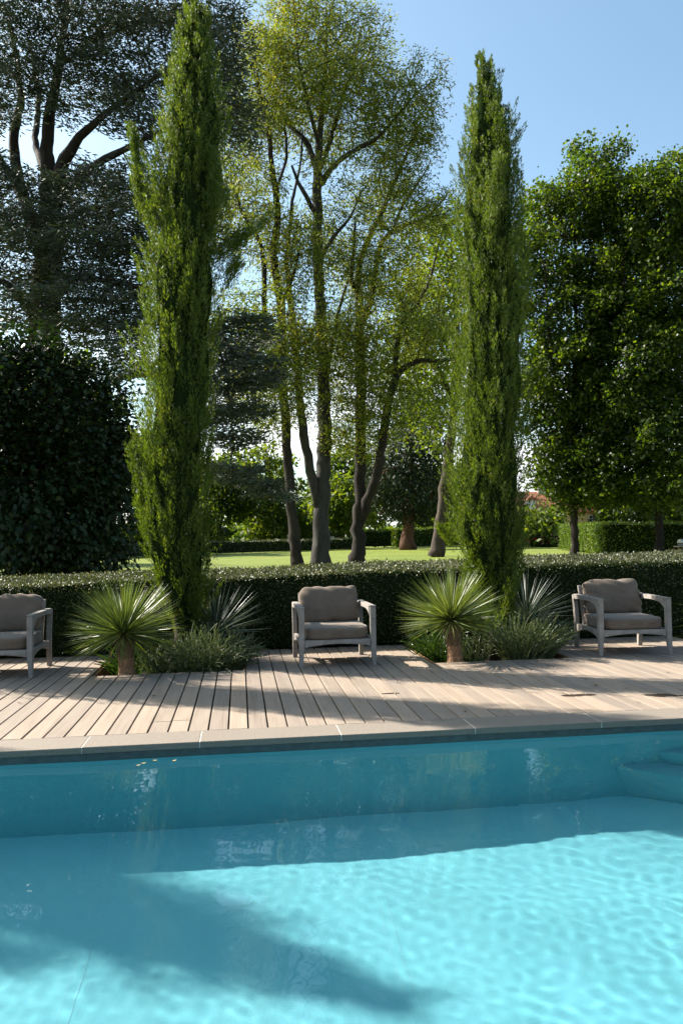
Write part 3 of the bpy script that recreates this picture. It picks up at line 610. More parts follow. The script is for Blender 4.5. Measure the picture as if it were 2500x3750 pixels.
for x, Y, h, r, mat, lab in (
    (505, 112, 14, 5.4, 'lime', 'leafy green tree beyond the far hedge, beside the left cypress foot'),
    (575, 122, 17, 6.0, 'pale', 'backlit fruit tree over the far hedge below the drooping cedar branch'),
    (640, 118, 9, 3.8, 'pale', 'small bushy tree over the far hedge left of the slender robinia'),
    (700, 125, 8, 3.6, 'lime', 'small round tree seen between the two left robinia trunks'),
    (775, 112, 11, 3.6, 'pale', 'bright bush-like tree between the middle and right robinia trunks'),
    (800, 128, 17, 5.0, 'lime', 'tall green tree directly behind the rightmost robinia trunk'),
    (860, 135, 15, 5.0, 'lime', 'green tree in the gap left of the dark conifer'),
    (1010, 130, 14, 5.0, 'pale', 'backlit tree behind the leaning tan trunk'),
    (1085, 125, 16, 6.0, 'lime', 'broad green tree hidden mostly behind the right cypress'),
    (1232, 98, 5.6, 2.6, 'pale', 'small sunlit tree in front of the tiled house'),
    (1330, 125, 12, 5.5, 'lime', 'dense tree behind the right clipped hedge, nearest the house'),
    (1450, 120, 11, 5.5, 'lime', 'dense tree behind the right clipped hedge, between the lime trunks'),
    (1560, 118, 12, 5.5, 'lime', 'dense tree behind the right clipped hedge at the picture edge'),
    (400, 105, 9, 4.5, 'lime', 'green tree beyond the far hedge behind the left cypress'),
    (300, 95, 15, 5.5, 'lime', 'low green tree between the broad shrub and left cypress'),
    (180, 90, 22, 7.0, 'pale', 'pale green tree seen through the lowest cedar branches'),
    (-150, 60, 19, 6.5, 'lime', 'tall tree beyond the left picture edge, shading the lawn'),
    (-60, 84, 17, 6.0, 'lime', 'tree at the far left behind the cedar, shading the lawn'),
    (40, 92, 24, 8.0, 'pale', 'pale green tree behind the cedar at the left edge')):
    far_tree('garden_tree', lab, x, Y, h, r, mat)

# a far wood closes the horizon as one mass
nw = 12000; wa = RN.uniform(-38, 38, nw) * math.pi / 180; wr = RN.uniform(175, 215, nw); wx, wy = wr * np.sin(wa), wr * np.cos(wa)
wh = 5.5 + 1.8 * np.sin(wa * 23) + 1.4 * np.sin(wa * 61 + 1) + .8 * np.sin(wa * 140 + 2); wc = np.stack([wx, wy, RN.random(nw) ** .7 * wh], -1)
V, F = cards(wc, RN.normal(size=wc.shape), RN.uniform(1.0, 2.3, nw), RN.uniform(.8, 1.6, nw))
tag(link('distant_wood', npmesh('distant_wood', V, F, M['lime'])), 'distant line of green trees on the horizon', 'trees', kind='stuff')

# ------------------------------------------------------------------ clipped hedges
def hedge(name, label, p0, p1, width, h0, h1, leaf, dens, mat, group=None, back=0.0, rough=.02, wob=.03, xr=None):
    p0 = np.array(p0[:2], float); p1 = np.array(p1[:2], float); d = p1 - p0; Ln = np.linalg.norm(d); d /= Ln; nrm = np.array((-d[1], d[0]))   # nrm points to the back
    def surf(s, q):                               # s along 0..1, q around the section: 0 front foot .. front top .. back top .. 1 back foot
        h = h0 + (h1 - h0) * s; per = 2 * h + width; t = q * per
        z = np.where(t < h, t, np.where(t < h + width, h, per - t)); y = np.where(t < h, 0, np.where(t < h + width, t - h, width))
        z = z + back * np.clip(y / width, 0, 1) * (z / h)
        nz = np.where((t >= h) & (t < h + width), 1., 0.); nyv = np.where(t < h, -1., np.where(t < h + width, 0., 1.))
        wv = wob * (np.sin(s * Ln * 2.1 + z * 3) + np.sin(s * Ln * 5.3 + y * 4 + 1) * .6 + np.sin(s * Ln * 11.7 + z * 7 + y * 5) * .4)
        P3 = np.stack([p0[0] + d[0] * s * Ln + nrm[0] * (y + nyv * wv), p0[1] + d[1] * s * Ln + nrm[1] * (y + nyv * wv), z + nz * wv], -1)
        N3 = np.stack([nrm[0] * nyv, nrm[1] * nyv, nz], -1); return P3, N3
    hm = (h0 + h1) / 2; per = 2 * hm + width
    # inner twig mass
    ns, nq = max(6, int(Ln / .35)), 16
    qs = np.concatenate([np.linspace(0, hm / per, 5), np.linspace(hm / per, 1 - hm / per, 7)[1:], np.linspace(1 - hm / per, 1, 5)[1:]])
    ss, qq = np.meshgrid(np.linspace(0, 1, ns), qs, indexing='ij'); V, Nn = surf(ss.ravel(), np.clip(qq.ravel(), 0, 1))
    ctr = np.stack([p0[0] + d[0] * ss.ravel() * Ln + nrm[0] * width / 2, p0[1] + d[1] * ss.ravel() * Ln + nrm[1] * width / 2, np.full(ss.size, hm / 2)], -1)
    V = V + unit(ctr - V) * leaf * 1.1; V[:, 2] = np.maximum(V[:, 2], -.08)
    k = len(qs); idx = np.arange(ns * k).reshape(ns, k); Fc = np.stack([idx[:-1, :-1], idx[1:, :-1], idx[1:, 1:], idx[:-1, 1:]], -1).reshape(-1, 4)
    ends = []
    area = Ln * per; n = int(area * dens)
    s = RN.random(n); q = RN.random(n)
    C, N3 = surf(s, q)
    # end faces
    ne = int(2 * width * hm * dens); 
    if ne:
        e = RN.integers(0, 2, ne); yy = RN.random(ne) * width; zz = RN.random(ne) * np.where(e == 0, h0, h1)
        sg = np.where(e == 0, -1., 1.); base = np.where(e[:, None] == 0, p0[None], p1[None])
        Ce = np.stack([base[:, 0] + nrm[0] * yy, base[:, 1] + nrm[1] * yy, zz], -1); Ne = np.stack([d[0] * sg, d[1] * sg, np.zeros(ne)], -1)
        C = np.concatenate([C, Ce]); N3 = np.concatenate([N3, Ne])
    C = C + RN.normal(size=C.shape) * rough - N3 * RN.random((len(C), 1)) * leaf * .8
    D = N3 * .75 + RN.normal(size=C.shape) * .65 + np.array((0, 0, .25)); l = leaf * RN.uniform(.65, 1.3, len(C))
    Vl, Fl = cards(C, D, l, l * .55, N3 * .5 + RN.normal(size=C.shape) * .6 + np.array((0, 0, .4)))
    F = np.concatenate([Fc, Fl + len(V)]); mi = np.concatenate([np.ones(len(Fc), int), np.zeros(len(Fl), int)])
    o = link(name, npmesh(name, np.concatenate([V, Vl]), F, [M[mat], M['twigs']], False, mi)); return tag(o, label, 'hedge', group)
hedge('clipped_hedge', 'long low dark clipped hedge behind the armchairs along the deck', (-6.5, 10.42), (9.0, 10.40), 1.55, .83, 1.09, .030, 2200, 'box', back=.07, rough=.012, wob=.012)
hedge('clipped_hedge', 'clipped green screen on the near side behind the viewer', (16, -4.5), (-14, -4.5), 1.4, 2.6, 2.6, .12, 60, 'hornbeam', rough=.05, wob=.08)  # added out of view to cut sky light on the camera-facing sides
fa, fb = G(773, 2031), G(1276, 2013); dd = (fb - fa)
hedge('far_hedge', 'straight low hedge across the far end of the lawn', fa - dd * 1.1, fb + dd * .05, 1.4, 1.3, 1.5, .16, 40, 'box', rough=.04, wob=.05)
hedge('tall_hedge', 'dark clipped hedge behind the leaning robinia trunk', (17.6, 124), (24.5, 124), 2, 2.7, 2.7, .22, 40, 'hornbeam', rough=.05, wob=.06)
hedge('tall_hedge', 'clipped hedge with bright sunlit end behind the dark conifer', (22.6, 113), (44, 117), 2.4, 2.85, 2.85, .22, 40, 'hornbeam', rough=.05, wob=.06)
h3 = G(2045, 2012); h4 = G(2206, 2031)
hedge('tall_hedge', 'sunlit clipped hedge behind the lime trunk right of the second cypress', h3, h4, 1.8, 2.45, 2.2, .15, 70, 'hornbeam', rough=.04, wob=.05)
h5 = h4 + np.array((.5, -1.2, 0)); h6 = h5 + np.array((5.2, -4.2, 0))
hedge('tall_hedge', 'shaded clipped hedge between the two lime trunks', h4 + np.array((.12, -.12, 0)), h6, 1.8, 2.2, 2.1, .14, 80, 'hornbeam', rough=.04, wob=.05)
hedge('tall_hedge', 'clipped hedge block at the far right edge behind the grill', h6 + np.array((.9, -.5, 0)), h6 + np.array((9, -5.5, 0)), 1.8, 2.1, 2.0, .14, 80, 'hornbeam', rough=.04, wob=.05)
hedge('tall_hedge', 'short clipped hedge behind the red flowers near the house', (G(1955, 1995)[0] * .95, 95), (44.5, 92), 1.6, 2.3, 2.3, .2, 45, 'hornbeam', rough=.05, wob=.05)

# ------------------------------------------------------------------ cypresses
def cypress(name, label, base, table, side=(), seed=1, plumes=3400):
    """table rows: (print y, left x, right x) traced at the tree's own distance and turned into heights and radii in metres"""
    R = np.random.default_rng(seed); bx, by = base
    z, cx, rr = [], [], []
    for y, a, b in sorted(table, reverse=True):
        pa, pb = P(a, y, by), P(b, y, by); z.append((pa[2] + pb[2]) / 2); cx.append((pa[0] + pb[0]) / 2 - bx); rr.append((pb[0] - pa[0]) / 2)
    z, cx, rr = map(np.array, (z, cx, rr)); z0, z1 = z[0], z[-1]
    root = thing(name, label, 'tree', (bx, by, 0), 0, 'columnar cypresses in a row along the deck')
    MB().tube([(0, 0, -.14), (0, 0, .3), (cx[3], 0, 1.2), (cx[6], 0, 3.0)], [.13, .1, .09, .05], 8).build('trunk', M['bark_tan'], root, True)
    # dense inside of the column
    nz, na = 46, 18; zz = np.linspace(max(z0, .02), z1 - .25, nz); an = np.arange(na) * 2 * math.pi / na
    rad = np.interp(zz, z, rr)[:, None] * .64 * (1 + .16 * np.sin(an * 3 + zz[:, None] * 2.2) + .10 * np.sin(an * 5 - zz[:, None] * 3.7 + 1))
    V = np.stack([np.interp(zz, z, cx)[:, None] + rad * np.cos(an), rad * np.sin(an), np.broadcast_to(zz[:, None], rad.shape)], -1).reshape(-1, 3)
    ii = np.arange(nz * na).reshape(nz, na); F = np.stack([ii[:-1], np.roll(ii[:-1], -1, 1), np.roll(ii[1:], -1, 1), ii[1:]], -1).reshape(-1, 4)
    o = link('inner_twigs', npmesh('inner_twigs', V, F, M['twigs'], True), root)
    # upright plumes: big spindles standing proud of the column, each a bundle of finer ones
    w = np.interp(np.linspace(z0, z1, 400), z, rr) + .03; cdf = np.cumsum(w) / w.sum(); nb = 340; ns_ = plumes // nb
    bz_ = np.interp((np.arange(nb) + R.random(nb)) / nb, cdf, np.linspace(z0, z1, 400)); bp = np.arange(nb) * 2.39996 + R.normal(size=nb) * .35
    br = np.interp(bz_, z, rr); BLn = np.clip(.16 + br * 1.35, .2, .95) * R.uniform(.7, 1.3, nb); bw = np.clip(.03 + br * .24, .035, .15) * R.uniform(.75, 1.25, nb)
    bo = np.stack([np.cos(bp), np.sin(bp), np.zeros(nb)], -1); bzb = np.maximum(bz_ - BLn * .5, z0 - .02)
    bB = np.stack([np.interp(bzb, z, cx), np.zeros(nb), bzb], -1) + bo * (br * R.uniform(.50, .74, nb))[:, None]
    bD = unit(np.array((0, 0, 1.)) + bo * R.uniform(-.02, .22, (nb, 1)) + R.normal(size=(nb, 3)) * .06)
    top = np.interp(bz_, z, rr) * 0 + np.interp(np.minimum(bzb + BLn, z1), z, rr); out = np.repeat(bo, ns_, 0)
    sb = np.tile((np.arange(ns_) + .5) / ns_, nb) ** .9; sa = R.random(nb * ns_) * 2 * math.pi; q = np.repeat(np.arange(nb), ns_)
    rf_ = unit(np.cross(bD, np.array((.3, 1, .1)))); bi_ = np.cross(bD, rf_); srv = rf_[q] * np.cos(sa)[:, None] + bi_[q] * np.sin(sa)[:, None]
    spr = np.sin(np.clip(.12 + sb * .88, 0, 1) * math.pi) ** .7 * (1 - .25 * sb)
    B = bB[q] + bD[q] * (BLn[q] * sb * .8)[:, None] + srv * (bw[q] * spr * R.uniform(.4, 1, len(q)))[:, None]
    Dp = unit(bD[q] + srv * .22 + R.normal(size=(len(q), 3)) * .08); L = np.clip(BLn[q] * .34, .09, .3) * R.uniform(.7, 1.3, len(q)); rp = np.clip(bw[q] * .30, .012, .034) * R.uniform(.7, 1.3, len(q)); plumes = len(q)
    for (a, b, r0, cnt) in side:                  # stray limbs that leave the column
        a = np.array(a) - (bx, by, 0); b = np.array(b) - (bx, by, 0); t = R.random(cnt); c = a + (b - a) * t[:, None] + R.normal(size=(cnt, 3)) * (r0 * (1.05 - t * .8))[:, None] * .6
        ln = R.uniform(.16, .34, cnt); B = np.vstack([B, c]); Dp = np.vstack([Dp, unit(unit(b - a) * .8 + np.array((0, 0, .45)) + R.normal(size=(cnt, 3)) * .15)]); L = np.concatenate([L, ln]); rp = np.concatenate([rp, R.uniform(.03, .06, cnt)])
    m = 62; n = len(B); s = R.random((n, m)) ** .8; ang = R.random((n, m)) * 2 * math.pi
    ref = unit(np.cross(Dp, np.array((.3, 1, .1)))); bi = np.cross(Dp, ref); prof = np.sin(np.clip(s * .92 + .08, 0, 1) * math.pi) ** .6 * (1 - s * .45)
    rv = ref[:, None] * np.cos(ang)[..., None] + bi[:, None] * np.sin(ang)[..., None]; rr_ = rp[:, None] * prof * R.uniform(.55, 1.1, (n, m))
    C = B[:, None] + Dp[:, None] * (L[:, None] * s)[..., None] + rv * rr_[..., None]; D = Dp[:, None] * 1.0 + rv * .36 + R.normal(size=C.shape) * .16
    keep = (np.arange(m)[None, :] < np.where(B[:, 1] > .12, m * .42, m)[:, None]).reshape(-1)      # fewer sprigs on the hedge side
    C = C.reshape(-1, 3)[keep]; D = D.reshape(-1, 3)[keep]; l = R.uniform(.022, .055, len(C)); N_ = rv.reshape(-1, 3)[keep] + R.normal(size=C.shape) * .5
    Vc, Fc = cards(C, D, l, l * .21, N_); crown_obj('crown', Vc, Fc, M['cypress'], root)
    # small round cones
    nc = 150; q = R.integers(0, plumes, nc); c = B[q] + Dp[q] * (L[q] * .5)[:, None] + out[q] * .03
    oct_ = np.array([(1, 0, 0), (0, 1, 0), (-1, 0, 0), (0, -1, 0), (0, 0, 1), (0, 0, -1)]) * .017; of = np.array([(0, 1, 4), (1, 2, 4), (2, 3, 4), (3, 0, 4), (1, 0, 5), (2, 1, 5), (3, 2, 5), (0, 3, 5)])
    o = link('cones', npmesh('cones', (c[:, None] + oct_).reshape(-1, 3), (np.arange(nc)[:, None, None] * 6 + of).reshape(-1, 3), M['cone'], True), root); o['kind'] = 'stuff'
    return root
YCY = 9.7
TL = [(-12, 450, 455), (20, 436, 472), (60, 414, 487), (130, 398, 500), (200, 382, 505), (280, 366, 518), (400, 354, 528), (480, 347, 525), (560, 346, 512), (650, 341, 515), (740, 334, 505), (830, 331, 500), (950, 323, 495), (1060, 320, 490), (1150, 320, 490), (1250, 322, 485), (1330, 342, 480), (1400, 372, 475), (1460, 395, 468)]
TR = [(128, 1107, 1113), (160, 1098, 1126), (200, 1090, 1138), (260, 1080, 1160), (330, 1064, 1182), (430, 1050, 1197), (520, 1052, 1199), (620, 1055, 1203), (750, 1052, 1211), (900, 1047, 1213), (1050, 1042, 1209), (1150, 1034, 1207), (1230, 1034, 1202), (1280, 1050, 1195), (1330, 1078, 1188), (1390, 1096, 1180), (1460, 1110, 1172)]
Q = lambda x, y, d=0: P(x, y, YCY + d)
c1 = cypress('cypress', 'tall left cypress with a side spire and a branch jutting right', (-.68, YCY), TL,
    ((Q(352, 540), Q(322, 450), .10, 60), (Q(326, 470), Q(308, 330), .10, 75), (Q(490, 610, -.1), Q(545, 565, -.15), .13, 46), (Q(535, 570, -.15), Q(598, 522, -.2), .07, 18), (Q(500, 640, -.1), Q(540, 620, -.2), .09, 16), (Q(512, 500, -.3), Q(494, 385, -.35), .12, 60), (Q(512, 680, -.1), Q(545, 620, -.1), .05, 16), (Q(335, 1180), Q(304, 1050), .06, 18), (Q(335, 1260), Q(318, 1120), .06, 24)), 21)
c2 = cypress('cypress', 'slimmer right cypress with a pointed tip against blue sky', (3.18, YCY), TR,
    ((Q(1130, 520, -.45), Q(1145, 385, -.5), .14, 70), (Q(1056, 1260, -.2), Q(1018, 1235, -.3), .05, 16), (Q(1150, 1440, -.3), Q(1170, 1370, -.4), .12, 40)), 22)
for x, src, lab, sc in ((-3.95, c2, 'cypress standing left of the left armchair, nearest the picture edge', 1.06), (-8.95, c2, 'cypress farthest left in the row, casting the long shadow on the pool floor', 1.16)):
    c = copy_tree(src); c.location = (x, YCY, 0); c.scale = (sc, sc, sc); c['label'] = lab

# ------------------------------------------------------------------ planting at the cypress feet
def blade(Lb, w, bend, tipw=.1):
    V, F = [], []; n = 5
    for i in range(n):
        t = i / (n - 1); x = Lb * t; z = -bend * t * t; ww = w * (.62 + .6 * t if t < .35 else (1 - (t - .35) / .65) ** .75 * .83 + .02)
        V += [(x, -ww / 2, z + ww * .14), (x, 0, z), (x, ww / 2, z + ww * .14)]
    for i in range(n - 1):
        a = i * 3; F += [(a, a + 3, a + 4, a + 1), (a + 1, a + 4, a + 5, a + 2)]
    return V, F
BL = {}
for mt in ('yucca', 'yucca_blue'):
    BL[mt] = [pymesh('leaf', *blade(.665 * s, w, bd), M[mt]) for s, w, bd in ((1, .016, .0), (.95, .018, .03), (1.06, .015, -.01), (.92, .017, .06))]
DRY = pymesh('leaf', *blade(.42, .016, .06), M['dry']); DRY2 = pymesh('leaf', *blade(.42, .018, .1), M['straw'])
def yucca(label, loc, zc, n, mat, lean=(0, 0), low=-28, seed=5, trunk=True, sc=1.0, sep=True, extra=0):
    R = random.Random(seed); root = thing('yucca', label, 'yucca', loc, 0, 'yuccas in the planting beds')
    if trunk:
        prof = [(-.13, .105), (0.0, .094), (.06, .085), (.14, .082), (.23, .09), (.32, .10), (zc - .02, .09), (zc + .03, .05)]
        mb = MB(); rings = []
        for z_, r_ in prof: rings.append([(lean[0] * max(z_, 0) / zc + r_ * math.cos(2 * math.pi * j / 14) * R.uniform(.95, 1.05), lean[1] * max(z_, 0) / zc + r_ * math.sin(2 * math.pi * j / 14) * R.uniform(.95, 1.05), z_) for j in range(14)])
        mb.loft(rings); t_ = mb.build('trunk', M['bark_trunk'], root, True)
        # old leaf bases in spiral rows
        V, F = [], []
        for i in range(330):
            z_ = .17 + (zc - .15) * (i / 330) ** .9; a = i * 2.39996; r_ = float(np.interp(z_, [p[0] for p in prof], [p[1] for p in prof]))
            o_ = Vector((math.cos(a), math.sin(a), 0)); s_ = Vector((-math.sin(a), math.cos(a), 0)); c_ = Vector((lean[0] * z_ / zc, lean[1] * z_ / zc, z_)) + o_ * (r_ - .004); b0 = len(V)
            V += [c_ - s_ * .011, c_ + s_ * .011, c_ + o_ * .017 + Vector((0, 0, .022)), c_ + Vector((0, 0, -.012)) + o_ * .006]; F += [(b0, b0 + 1, b0 + 2), (b0, b0 + 3, b0 + 1), (b0, b0 + 2, b0 + 3), (b0 + 1, b0 + 3, b0 + 2)]
        o = link('leaf_bases', pymesh('leaf_bases', V, F, M['straw']), root); o['kind'] = 'stuff'
    ctr = Vector((lean[0], lean[1], zc)); VV, FF = [], []
    n_all = n + extra; perm = list(range(n_all)); (R.shuffle(perm) if extra else None)
    for i in range(n_all):
        u = (perm[i] + .5) / n_all; el = math.degrees(math.asin(math.sin(math.radians(low)) + (1 - math.sin(math.radians(low))) * u)) + R.gauss(0, 4); az = i * 137.508 + R.gauss(0, 6)
        q = Matrix.Rotation(math.radians(az), 4, 'Z') @ Matrix.Rotation(-math.radians(el), 4, 'Y') @ Matrix.Rotation(R.gauss(0, .5), 4, 'X'); s = R.uniform(.86, 1.06) * sc * (1.0 if el < 60 else .94)
        me = R.choice(BL[mat]); Mx = Matrix.Translation(ctr) @ q @ Matrix.Translation((.03, 0, 0)) @ Matrix.Scale(s, 4)
        if sep and i < n: o = link('leaf', me, root); o.matrix_local = Mx
        else:
            b0 = len(VV); VV += [Mx @ v.co for v in me.vertices]; FF += [tuple(b0 + k_ for k_ in p.vertices) for p in me.polygons]
    if VV:
        o = link('leaves', pymesh('leaves', VV, FF, M[mat]), root); o['kind'] = 'stuff'
    # hanging skirt under the rosette
    for i in range(26):
        az = R.uniform(0, 360); q = Matrix.Rotation(math.radians(az), 4, 'Z') @ Matrix.Rotation(math.radians(R.uniform(50, 80)), 4, 'Y')
        if trunk and sep and i < 26: o = link('leaf', R.choice(BL[mat]), root); o.matrix_local = Matrix.Translation(ctr + Vector((0, 0, -.02))) @ q @ Matrix.Translation((.05, 0, 0)) @ Matrix.Scale(R.uniform(.25, .42), 4)
    if sep:
        for i in range(9):
            o = link('leaf', DRY if i % 3 else DRY2, root); o.matrix_local = Matrix.Translation(ctr + Vector((0, 0, -.05))) @ Matrix.Rotation(R.uniform(0, 6.28), 4, 'Z') @ Matrix.Rotation(math.radians(R.uniform(62, 86)), 4, 'Y') @ Matrix.Translation((.07, 0, 0)) @ Matrix.Scale(R.uniform(.4, .75), 4)
    return root
tm, tt, tp, tl = new_mat('yucca_trunk'); tg = geo(tt); tn = noise(tt, 55, 4, tg.outputs['Position'], .6, (1, 1, .6))
tl.new(ramp(tt, tn.outputs[0], [(.35, (.18, .085, .04)), (.65, (.48, .27, .145))]).outputs[0], tp.inputs['Base Color']); setp(tp, Roughness=.9); bump(tt, tp, tn.outputs[0], .8, .02); M['bark_trunk'] = tm
y1 = yucca('yucca with a round spiky head on a short trunk, in the left bed', (-1.22, 8.87, 0), .43, 272, 'yucca', (-.03, 0), -24, 5, extra=400)
dl = link('leaf', DRY, y1); dl.matrix_local = Matrix.Translation((-.1, -.05, .44)) @ Matrix.Rotation(math.radians(195), 4, 'Z') @ Matrix.Rotation(math.radians(72), 4, 'Y') @ Matrix.Translation((.06, 0, 0)); dl['label'] = 'dry reddish leaf hanging down'
yucca('yucca with a round spiky head on a short trunk, in the right bed', (2.42, 8.90, 0), .455, 272, 'yucca', (-.04, 0), -16, 6, extra=400)
yucca('blue-green stemless yucca behind the left cypress foot', (-.30, 9.75, 0), .30, 170, 'yucca_blue', (0, 0), 2, 8, False, 1.08, False)
yucca('blue-green stemless yucca half hidden behind the right cypress foot', (3.62, 9.85, 0), .36, 170, 'yucca_blue', (0, 0), 0, 9, False, 1.05, False)
yucca('yucca at the right picture edge with only leaf tips showing', (6.03, 9.1, 0), .44, 200, 'yucca', (0, 0), -20, 10, True, 1.05, False)

def wispy(name, label, cat, loc, rx, ry, n, h, mat, lean=(0, 0), seed=1, w=.007, leaves=9, curl=.5, out=.8, lw=.007, ll=.035, group=None):
    R = np.random.default_rng(seed); root = thing(name, label, cat, loc, 0, group)
    a = R.random(n) * 2 * math.pi; r = np.sqrt(R.random(n)); bx = np.cos(a) * r; by_ = np.sin(a) * r
    base = np.stack([bx * rx * .55, by_ * ry * .55, np.full(n, -.12)], -1); hh = h * R.uniform(.55, 1.08, n) * (1 - .35 * r ** 2) + .1
    d0 = np.stack([bx * .25 * out + lean[0] * .2, by_ * .25 * out + lean[1] * .2, np.ones(n)], -1) + R.normal(size=(n, 3)) * .10
    d1 = np.stack([bx * out + lean[0], by_ * out * .8 + lean[1], np.full(n, .55)], -1) + R.normal(size=(n, 3)) * curl * .5
    d0 = unit(d0); d1 = unit(d1); k = 7; pts = [base]; p = base
    ph = R.random(n) * 6.28; sd = unit(np.cross(d0, np.array((0, 1, 0.))))
    for i in range(1, k):
        t = i / (k - 1); d = unit(d0 * (1 - t) + d1 * t * 1.0) + sd * (np.sin(ph + t * 6) * curl * .45)[:, None]; p = p + d * (hh / (k - 1))[:, None] * 1.15; pts.append(p)
    Pn = np.stack(pts, 1); view = unit(R.normal(size=(n, 3)) * .6 + np.array((0, -1, .2)))
    V, F = [], []
    tg_ = unit(np.gradient(Pn, axis=1)); side = unit(np.cross(tg_, view[:, None])); wt = np.linspace(1, .75, k)[None, :, None] * w
    Vs = np.stack([Pn - side * wt / 2, Pn + side * wt / 2], 2).reshape(-1, 3); ii = np.arange(n * k * 2).reshape(n, k, 2)
    Fs = np.stack([ii[:, :-1, 0], ii[:, :-1, 1], ii[:, 1:, 1], ii[:, 1:, 0]], -1).reshape(-1, 4)
    o = link('stems', npmesh('stems', Vs, Fs, M['pale_stem'] if mat == 'lavender' else M[mat]), root); o['kind'] = 'stuff'
    if leaves:
        j = R.integers(1, k, (n, leaves)); f = R.random((n, leaves)); ar = np.arange(n)[:, None]
        C = (Pn[ar, j] * f[..., None] + Pn[ar, j - 1] * (1 - f[..., None])).reshape(-1, 3); D = tg_[ar, j].reshape(-1, 3) * .8 + R.normal(size=C.shape) * .55
        l = ll * R.uniform(.6, 1.3, len(C)); V, F = cards(C, D, l, lw); o = link('foliage', npmesh('foliage', V, F, M[mat]), root); o['kind'] = 'stuff'
    return root
wispy('rosemary_bush', 'wispy rosemary bush with curling stems in the left bed', 'bush', (-.36, 9.08, 0), .58, .40, 560, .47, 'lavender', (.28, -.05), 31, .008, 22, .8, .95, .009, .035, 'wispy bushes in the beds')
wispy('rosemary_bush', 'upright rosemary bush with pale tips beside the right armchair', 'bush', (3.33, 9.10, 0), .46, .38, 500, .54, 'lavender', (.32, -.05), 32, .010, 20, .35, .85, .009, .035, 'wispy bushes in the beds')
wispy('strappy_plant', 'low green strappy clump left of the left yucca trunk', 'plant', (-1.28, 9.4, 0), .28, .25, 90, .26, 'strap', (-.1, -.2), 33, .016, 0, .3, 1.3)
wispy('strappy_plant', 'low dark leafy clump left of the right yucca trunk', 'plant', (2.36, 9.45, 0), .3, .28, 130, .34, 'strap', (-.1, -.1), 34, .012, 8, .4, 1.1, .016, .05)
wispy('strappy_plant', 'small green tuft between the left yucca trunk and rosemary', 'plant', (-.9, 9.1, 0), .22, .2, 110, .28, 'lavender', (0, -.1), 35, .008, 12, .5, 1.0, .01, .04)
wispy('strappy_plant', 'small grey-green tuft right of the right yucca trunk', 'plant', (2.72, 9.2, 0), .2, .2, 110, .34, 'lavender', (-.1, -.1), 36, .008, 12, .5, 1.0, .01, .04)

# ------------------------------------------------------------------ armchairs
def cushion(sx_, sy_, sz_, seed, sag=.0, wr=.006, ex=.16):
    bm = bmesh.new(); bmesh.ops.create_cube(bm, size=2); bmesh.ops.subdivide_edges(bm, edges=bm.edges[:], cuts=22, use_grid_fill=True)
    R = random.Random(seed); ks = [(R.uniform(4, 16), R.uniform(4, 16), R.uniform(0, 6), R.uniform(-1, 1)) for _ in range(7)]
    for v in bm.verts:
        x, y, z = v.co; m = max(abs(x), abs(y), abs(z)); l = v.co.length
        p = 7.0; q = (abs(x) ** p + abs(y) ** p + abs(z) ** p) ** (1 / p); c = v.co / q
        bul = 1 - ex * (abs(c.x) ** 2.6 + abs(c.y) ** 2.6) * .5 if abs(c.z) > .2 else 1
        e = Vector((c.x * sx_ / 2 * (1 - .015 * (1 - abs(c.z))), c.y * sy_ / 2, c.z * sz_ / 2 * (1.06 - ex * (abs(c.x) ** 4 + abs(c.y) ** 4))))
        cor = min(1, (abs(c.x) ** 6 + abs(c.y) ** 6)); w_ = sum(math.sin(a * c.x + b * c.y + f + d_ * 3 * c.z) for a, b, f, d_ in ks) / 7
        e += c.normalized() * w_ * wr * (.35 + cor); e.z -= sag * (1 - c.x * c.x) * (1 if c.z > 0 else .0); v.co = e
    return bm
